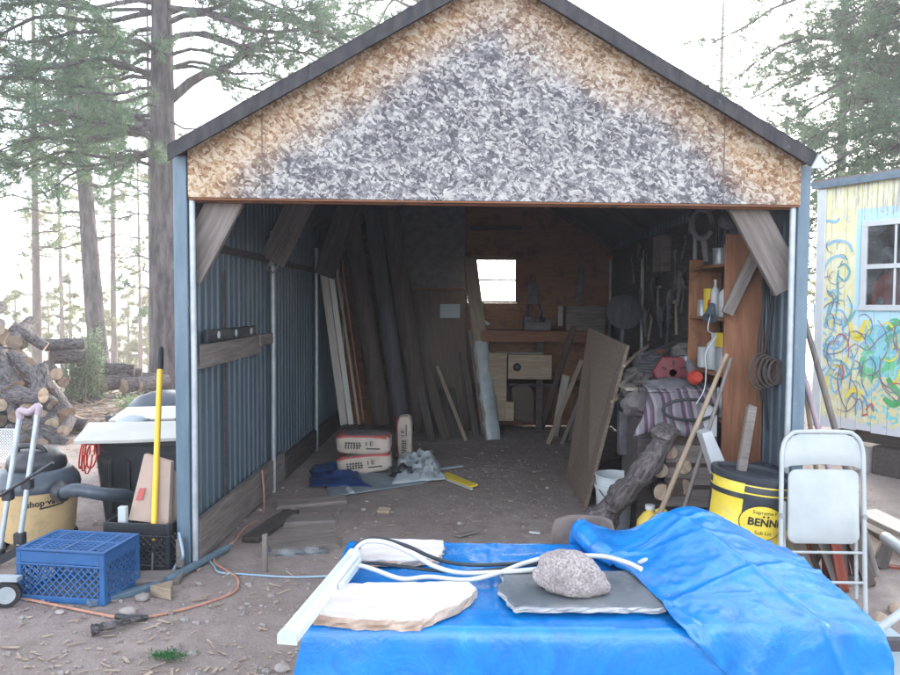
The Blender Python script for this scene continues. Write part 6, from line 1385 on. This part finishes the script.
# ================================================================== TREES
def tuft(mb, c, d, rr, n, L, w):
    d = d.normalized(); _, y, z = frame_of(d)
    for k in range(n):
        a = rr.uniform(0, 6.28); s = rr.uniform(.25, 1.9); v = (d + (y * math.cos(a) + z * math.sin(a)) * s).normalized() * (L * rr.uniform(.7, 1.1)); v.z -= L * .06
        p = c - d * rr.uniform(0, L * .6); n_ = v.cross(V((rr.uniform(-1, 1), rr.uniform(-1, 1), rr.uniform(-1, 1)))).normalized() * (w * 1.5)
        b = len(mb.v); mb.v += [p - n_, p + n_, p + v]; mb.f.append((b, b + 1, b + 2)); mb.m.append(0)
def pine(lab, base, top, r0, limbs, m='needle', bark='bark_tree', seed=1, nt_=13, NL=.17, NW=.0045, density=1.0, bend=None, name='pine_tree', group='pine trees around the shed', side=True):
    """limbs: (height, azimuth deg (0 = +x, 90 = away), length, rise, foliage 0..1)"""
    base, top = V(base), V(top); t = thing(name, lab, 'tree', base, group); rr = random.Random(seed); K = 16
    def trunk_at(u): q = base.lerp(top, u); return q + (V(bend) * math.sin(u * math.pi) if bend else V()) + V((.05 * math.sin(u * 9 + seed), .05 * math.cos(u * 7 + seed), 0)) * r0
    tr = MB(); tr.tube([trunk_at(i / K) for i in range(K + 1)], [r0 * (1.18 if i == 0 else 1.0) * (1 - .82 * (i / K)) + .01 for i in range(K + 1)], 18, jit=.12); 
    tr.build('trunk', MAT[bark], t, True)
    lb = MB(); fo = MB(); H = top.z - base.z
    for (h, az, L, rise, fol) in limbs:
        u = max(0, min(.985, (h - base.z) / H)); p0 = trunk_at(u); a = R_(az); d = V((math.cos(a), math.sin(a), 0)); rb_ = min(r0 * (1 - .8 * u) * .4, .010 + L * .011) * (3.0 if rise > .7 else 1)
        pts = []; n = 9; wob = rr.uniform(-.3, .3)
        for i in range(n + 1):
            s = i / n; side_ = V((-d.y, d.x, 0)) * (wob * math.sin(s * 3) * L * .18)
            pts.append(p0 + d * (L * s) + side_ + V((0, 0, rise * L * s - .22 * L * s * s * (1 if rise < .5 else .3) + .03 * L * math.sin(s * 11 + wob * 9))))
        lb.tube(pts, [rb_ * (1 - .85 * i / n) + .004 for i in range(n + 1)], 7, jit=.2)
        if fol <= 0:
            for q in range(int(L * 3)):
                s = rr.uniform(.3, 1); i = min(n - 1, int(s * n)); c = pts[i]; dd = V((rr.uniform(-1, 1), rr.uniform(-1, 1), rr.uniform(-.4, .6))).normalized() * L * rr.uniform(.08, .2); lb.tube([c, c + dd * .6, c + dd + V((0, 0, -.02))], [.007, .005, .002], 4)
            continue
        ns = int(L * 7.5 * fol * density) + 4; cen = [rr.uniform(.15, .98) for _ in range(max(2, int(L * 1.7)))] + [.97]
        for q in range(ns):
            s = min(1.0, max(.2, rr.choice(cen) + rr.gauss(0, .035))); f_ = min(n - .001, s * n); i = min(n - 1, int(f_)); c = pts[i].lerp(pts[i + 1], f_ - i); along = (pts[i + 1] - pts[i]).normalized()
            sg = rr.choice((-1, 1)); dd = (along * rr.uniform(.3, 1.0) + along.cross(V((0, 0, 1))) * sg * rr.uniform(.4, 1.2) + V((0, 0, rr.uniform(-.75, .95)))).normalized(); l2 = L * rr.uniform(.12, .34) * (1.15 - .6 * s) + .12
            e = c + dd * l2 + V((0, 0, -.06 * l2)); lb.tube([c, c.lerp(e, .5) + V((0, 0, .03 * l2)), e], [.009, .006, .003], 4, cap=False)
            m_ = max(2, int(l2 / .15)); 
            for k in range(m_ + 1):
                w = .35 + .65 * k / m_; cc = c.lerp(e, w) + V((rr.gauss(0, .03), rr.gauss(0, .03), rr.gauss(0, .03)))
                tuft(fo, cc, dd + V((0, 0, .25)) + V((rr.uniform(-.5, .5), rr.uniform(-.5, .5), rr.uniform(-.3, .5))), rr, nt_, NL, NW)
        tuft(fo, pts[-1], (pts[-1] - pts[-2]), rr, nt_ * 2, NL, NW)
    if lb.v: lb.build('limbs', MAT[bark], t, True)
    if fo.v: fo.build('crown', MAT[m], t)
    return t
def auto_limbs(rr, z0, z1, n, L0, L1, fol, az=None, rise=(.0, .25)):
    out = []
    for k in range(n):
        h = z0 + (z1 - z0) * (k + rr.random()) / n; w = (h - z0) / max(.1, z1 - z0)
        out.append((h, rr.uniform(0, 360) if az is None else rr.uniform(*az), (L0 + (L1 - L0) * w) * rr.uniform(.7, 1.15), rr.uniform(*rise), fol * rr.uniform(.7, 1.2)))
    return out
rt = random.Random(42)
# big pine left of the shed
b = onz(169, 389); b = V((b.x, b.y, 0))
lm = [(5.4, 20, 2.2, .75, 1.0), (6.0, 178, 3.2, .12, 1.0), (4.9, 190, 3.0, -.02, .9), (4.35, 170, 2.6, .02, .8), (4.2, 205, 2.4, .1, .9), (5.1, 160, 3.4, .05, 1), (6.6, 5, 3.6, .05, 1), (6.9, 350, 4.2, .0, 1), (6.1, 15, 2.4, -.05, .7), (6.5, 200, 3.4, .1, 1), (7.0, 185, 4.0, .0, 1), (4.7, 215, 3.0, .0, .8), (6.4, 265, 1.6, -.1, .8), (5.6, 200, 2.0, 0, .6), (5.3, 262, 1.3, -.15, .7), (5.0, 330, 1.3, -.1, .4), (4.5, 250, 1.4, -.1, .5)]
lm += auto_limbs(rt, 7.2, 12.5, 18, 3.6, 1.4, .6) + auto_limbs(rt, 4.3, 7.6, 13, 2.4, 3.6, .8, (140, 240)) + auto_limbs(rt, 6.0, 7.8, 7, 2.6, 4.4, .9, (-25, 40))
pine('big dark trunked pine standing right behind the left shed corner', b, (b.x - .25, b.y + .2, 13.5), .30, lm, seed=3, nt_=15, density=1.25)
# second pine
b = onz(101, 362); b = V((b.x, b.y, gz(b.x, b.y) - .1)); 
lm = [(3.2, 190, 1.6, .05, .3), (3.4, 20, 1.5, .25, .3), (4.0, 200, 2.2, .2, .5), (2.9, 340, 1.0, .3, 0), (3.7, 170, 1.6, .1, .4)] + auto_limbs(rt, 4.4, 8.8, 28, 2.6, 3.0, .75) + auto_limbs(rt, 8.8, 12, 10, 2.6, 1.2, .8)
pine('leaning grey trunked pine between the woodpile and the big pine', b, (b.x - .9, b.y, 12.5), .27, lm, seed=9, nt_=13, density=1.1)
# tree out of the frame at left whose branches hang in
lm = auto_limbs(rt, 4.8, 8, 20, 2.6, 2.6, .75)
pine('pine whose dark branches hang in at the upper left corner', (-9.2, 12.6, 0), (-9.0, 12.4, 11), .24, lm, seed=13, nt_=14, density=1.2)
# slim trunks on the slope
for k, (px, Y, w, top, m, fol, lab) in enumerate([(36, 22, 9, 12, 'needle_y', .7, 'slim pine with bare lower trunk seen above the woodpile'), (113, 25, 6, 12, 'needle_y', .6, 'slim pale pine trunk between the leaning pine and the bins'), (152, 21, 6, 11, 'needle', .5, 'thin dark pine trunk just left of the big pine'), (140, 30, 4, 9, 'needle_y', .6, 'thin far pine near the big pine trunk'), (62, 32, 5, 9, 'needle_far', .9, 'small yellowish far pine above the woodpile')]):
    x = at(px, 300, Y).x; z = gz(x, Y) - .2
    lm = auto_limbs(rt, 1.0, 3.2, 5, 1.2, 1.4, .3 if k < 3 else .7) + auto_limbs(rt, 3.2, 9.5, 20, 1.9, 1.8, fol)
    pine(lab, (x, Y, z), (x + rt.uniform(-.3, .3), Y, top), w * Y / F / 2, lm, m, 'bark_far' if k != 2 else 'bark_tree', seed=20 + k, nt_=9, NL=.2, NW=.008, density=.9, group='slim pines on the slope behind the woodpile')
for k, (px, Y, h) in enumerate([(70, 34, 3.3), (98, 36, 2.6), (128, 38, 2.6), (15, 36, 2.6), (148, 33, 2.2), (48, 40, 2.5)]):
    x = at(px, 300, Y).x; z = gz(x, Y) - .2; lm = auto_limbs(rt, z + .8, h - .3, 24, 1.4, .3, 1.1)
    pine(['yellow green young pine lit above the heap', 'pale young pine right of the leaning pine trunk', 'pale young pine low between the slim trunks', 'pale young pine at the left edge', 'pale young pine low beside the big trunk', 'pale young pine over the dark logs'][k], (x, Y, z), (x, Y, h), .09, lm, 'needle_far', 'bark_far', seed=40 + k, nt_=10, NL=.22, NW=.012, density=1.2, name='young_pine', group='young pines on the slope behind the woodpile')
# pine behind the shed roof
lm = auto_limbs(rt, 6.4, 11.5, 26, 3.6, 2.0, 1.0, (95, 265))
pine('pine behind the shed roof whose branches show over its left slope', (-.9, 16.5, -.2), (-1.0, 16.5, 13), .26, lm, seed=60, nt_=13, density=1.0)
# bare tree behind the right roof slope
x = at(719, 60, 22).x
lm = auto_limbs(rt, 4.5, 10, 16, 1.2, .9, 0, None, (.1, .5)) + auto_limbs(rt, 5, 8.8, 8, 1.0, .8, .3)
pine('spindly half bare tree showing above the right roof slope', (x, 22, -.6), (x + .1, 22, 11.5), .12, lm, 'needle_y', 'bark_far', seed=70, nt_=8, NL=.16, NW=.006, density=.7)
# pines on the right
lm = [(6.8, 190, 4.6, .02, .8), (5.6, 200, 4.2, -.05, .8), (4.6, 185, 4.0, -.05, .8), (7.6, 175, 4.8, .05, .8), (3.9, 180, 3.6, -.05, .7), (6.2, 170, 4.4, .1, .8), (5.0, 165, 3.8, .05, .7), (3.3, 190, 3.2, 0, .7), (8.4, 190, 4.5, .05, .8), (4.3, 205, 3.6, .15, .8), (5.9, 185, 3.4, .2, .7), (7.2, 200, 3.6, 0, .7)] + auto_limbs(rt, 2.8, 9.0, 44, 3.8, 3.6, 1.0, (110, 270)) + auto_limbs(rt, 9.5, 12, 8, 2.4, 1, .8)
pine('wide branching pine behind the painted cabin at the right', (9.6, 13.6, -.1), (9.4, 13.6, 13), .28, lm, 'needle', seed=80, nt_=13, density=1.45)
for k, (x, Y, top, lab) in enumerate([(10.2, 20, 11, 'yellowish pine further behind the painted cabin'), (13.2, 20, 12, 'yellowish pine at the right edge behind the cabin'), (8.2, 25, 9.2, 'far pine between the roof corner and the cabin')]):
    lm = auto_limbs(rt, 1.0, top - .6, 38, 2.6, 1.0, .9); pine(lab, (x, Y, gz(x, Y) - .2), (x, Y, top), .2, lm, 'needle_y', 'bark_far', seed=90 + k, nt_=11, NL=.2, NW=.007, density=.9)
# ================================================================== MORE CLUTTER ON THE SIDE BENCH AND WALLS
GK = 'dark clutter heaped on the side bench'
q = lambda px, py, Y: at(px, py, Y)
mb = MB(); c = q(655, 352, 6.6); mb.box((c.x + .1, 6.6, 1.06), (.42, .26, .2)); mb.tube([(c.x - .02, 6.6, 1.16), (c.x - .02, 6.6, 1.22), (c.x + .22, 6.6, 1.22), (c.x + .22, 6.6, 1.16)], .012, 7)
simple('toolbox', mb, 'dark_steel', 'dark metal toolbox with a bar handle far along the side bench', 'toolbox', GK, .008)
mb = MB(); c = V((1.52, 6.0, 1.09))
for k in range(6): mb.tube([c + V((math.cos(a * .45) * (.13 + .006 * k), math.sin(a * .45) * (.13 + .006 * k), -.06 + .022 * k)) for a in range(15)], .011, 6, cap=False)
simple('wire_coil', mb, 'tool_metal', 'coil of dull wire lying on the side bench', 'wire coil', GK, 0, True)
for k, (x, y, r, h, m, lab) in enumerate([(1.78, 5.75, .07, .2, 'tin', 'dull tin at the wall end of the side bench'), (1.62, 5.72, .05, .16, 'tin_black', 'black tin beside the dull tin on the side bench'), (1.80, 6.05, .08, .24, 'tool_metal', 'tall grey tin further back on the side bench'), (1.74, 6.5, .07, .2, 'tin_red', 'dark red tin far back on the side bench')]):
    mb = MB(); mb.lathe([(r, 0), (r, h), (r * .93, h), (r * .9, h - .01), (0, h - .01)], (x, y, 1.03), 16); simple('tin', mb, m, lab, 'tin', GK, 0, True)
for k, (p0, p1, r, m, lab) in enumerate([((612, 402), (664, 372), .016, 'pole_tan', 'tan stick lying across the stacked boards'), ((618, 396), (660, 358), .012, 'tool_metal', 'grey rod lying across the clutter'), ((622, 384), (668, 350), .018, 'pole_grey', 'grey stick sloping over the clutter'), ((640, 358), (690, 336), .012, 'tool_metal', 'thin rod high on the clutter by the shelves'), ((624, 366), (648, 346), .014, 'pole_tan', 'short tan stick on the clutter near the fan')]):
    a, b = q(*p0, 5.7), q(*p1, 6.2); mb = MB(); mb.tube([a, (a + b) / 2 + V((0, 0, .01)), b], r, 7); simple('stick', mb, m, lab, 'stick', GK, 0, True)
for k, (px, py, Y, r, m, lab) in enumerate([(648, 364, 6.0, .13, 'cloth_grey', 'crumpled dark cloth behind the red cover'), (690, 352, 5.8, .10, 'bag_grey', 'dark crumpled bag by the shelf unit'), (632, 378, 5.9, .11, 'bag_grey', 'dark lumpy sack at the aisle side of the clutter')]):
    mb = MB(); mb.blob(q(px, py, Y), r, 4, .45, 2.2, k + 31, (1.3, .8, .75)); simple('sack', mb, m, lab, 'sack', GK, 0, True)

# ================================================================== HAZE
hm = bpy.data.materials.new('thin_haze'); hm.use_nodes = True; ht = hm.node_tree; ht.nodes.clear()
ho = nd(ht, 'ShaderNodeOutputMaterial'); hv = nd(ht, 'ShaderNodeVolumePrincipled'); hv.inputs['Color'].default_value = (.92, .92, .95, 1); hv.inputs['Density'].default_value = HAZE; hv.inputs['Anisotropy'].default_value = .45
ht.links.new(hv.outputs[0], ho.inputs['Volume'])
hz = MB(); hz.box((0, 0, (-31 + 14.5) / 2), (620, 620, 45.5)); tag(hz.build('haze', hm), kind='stuff')
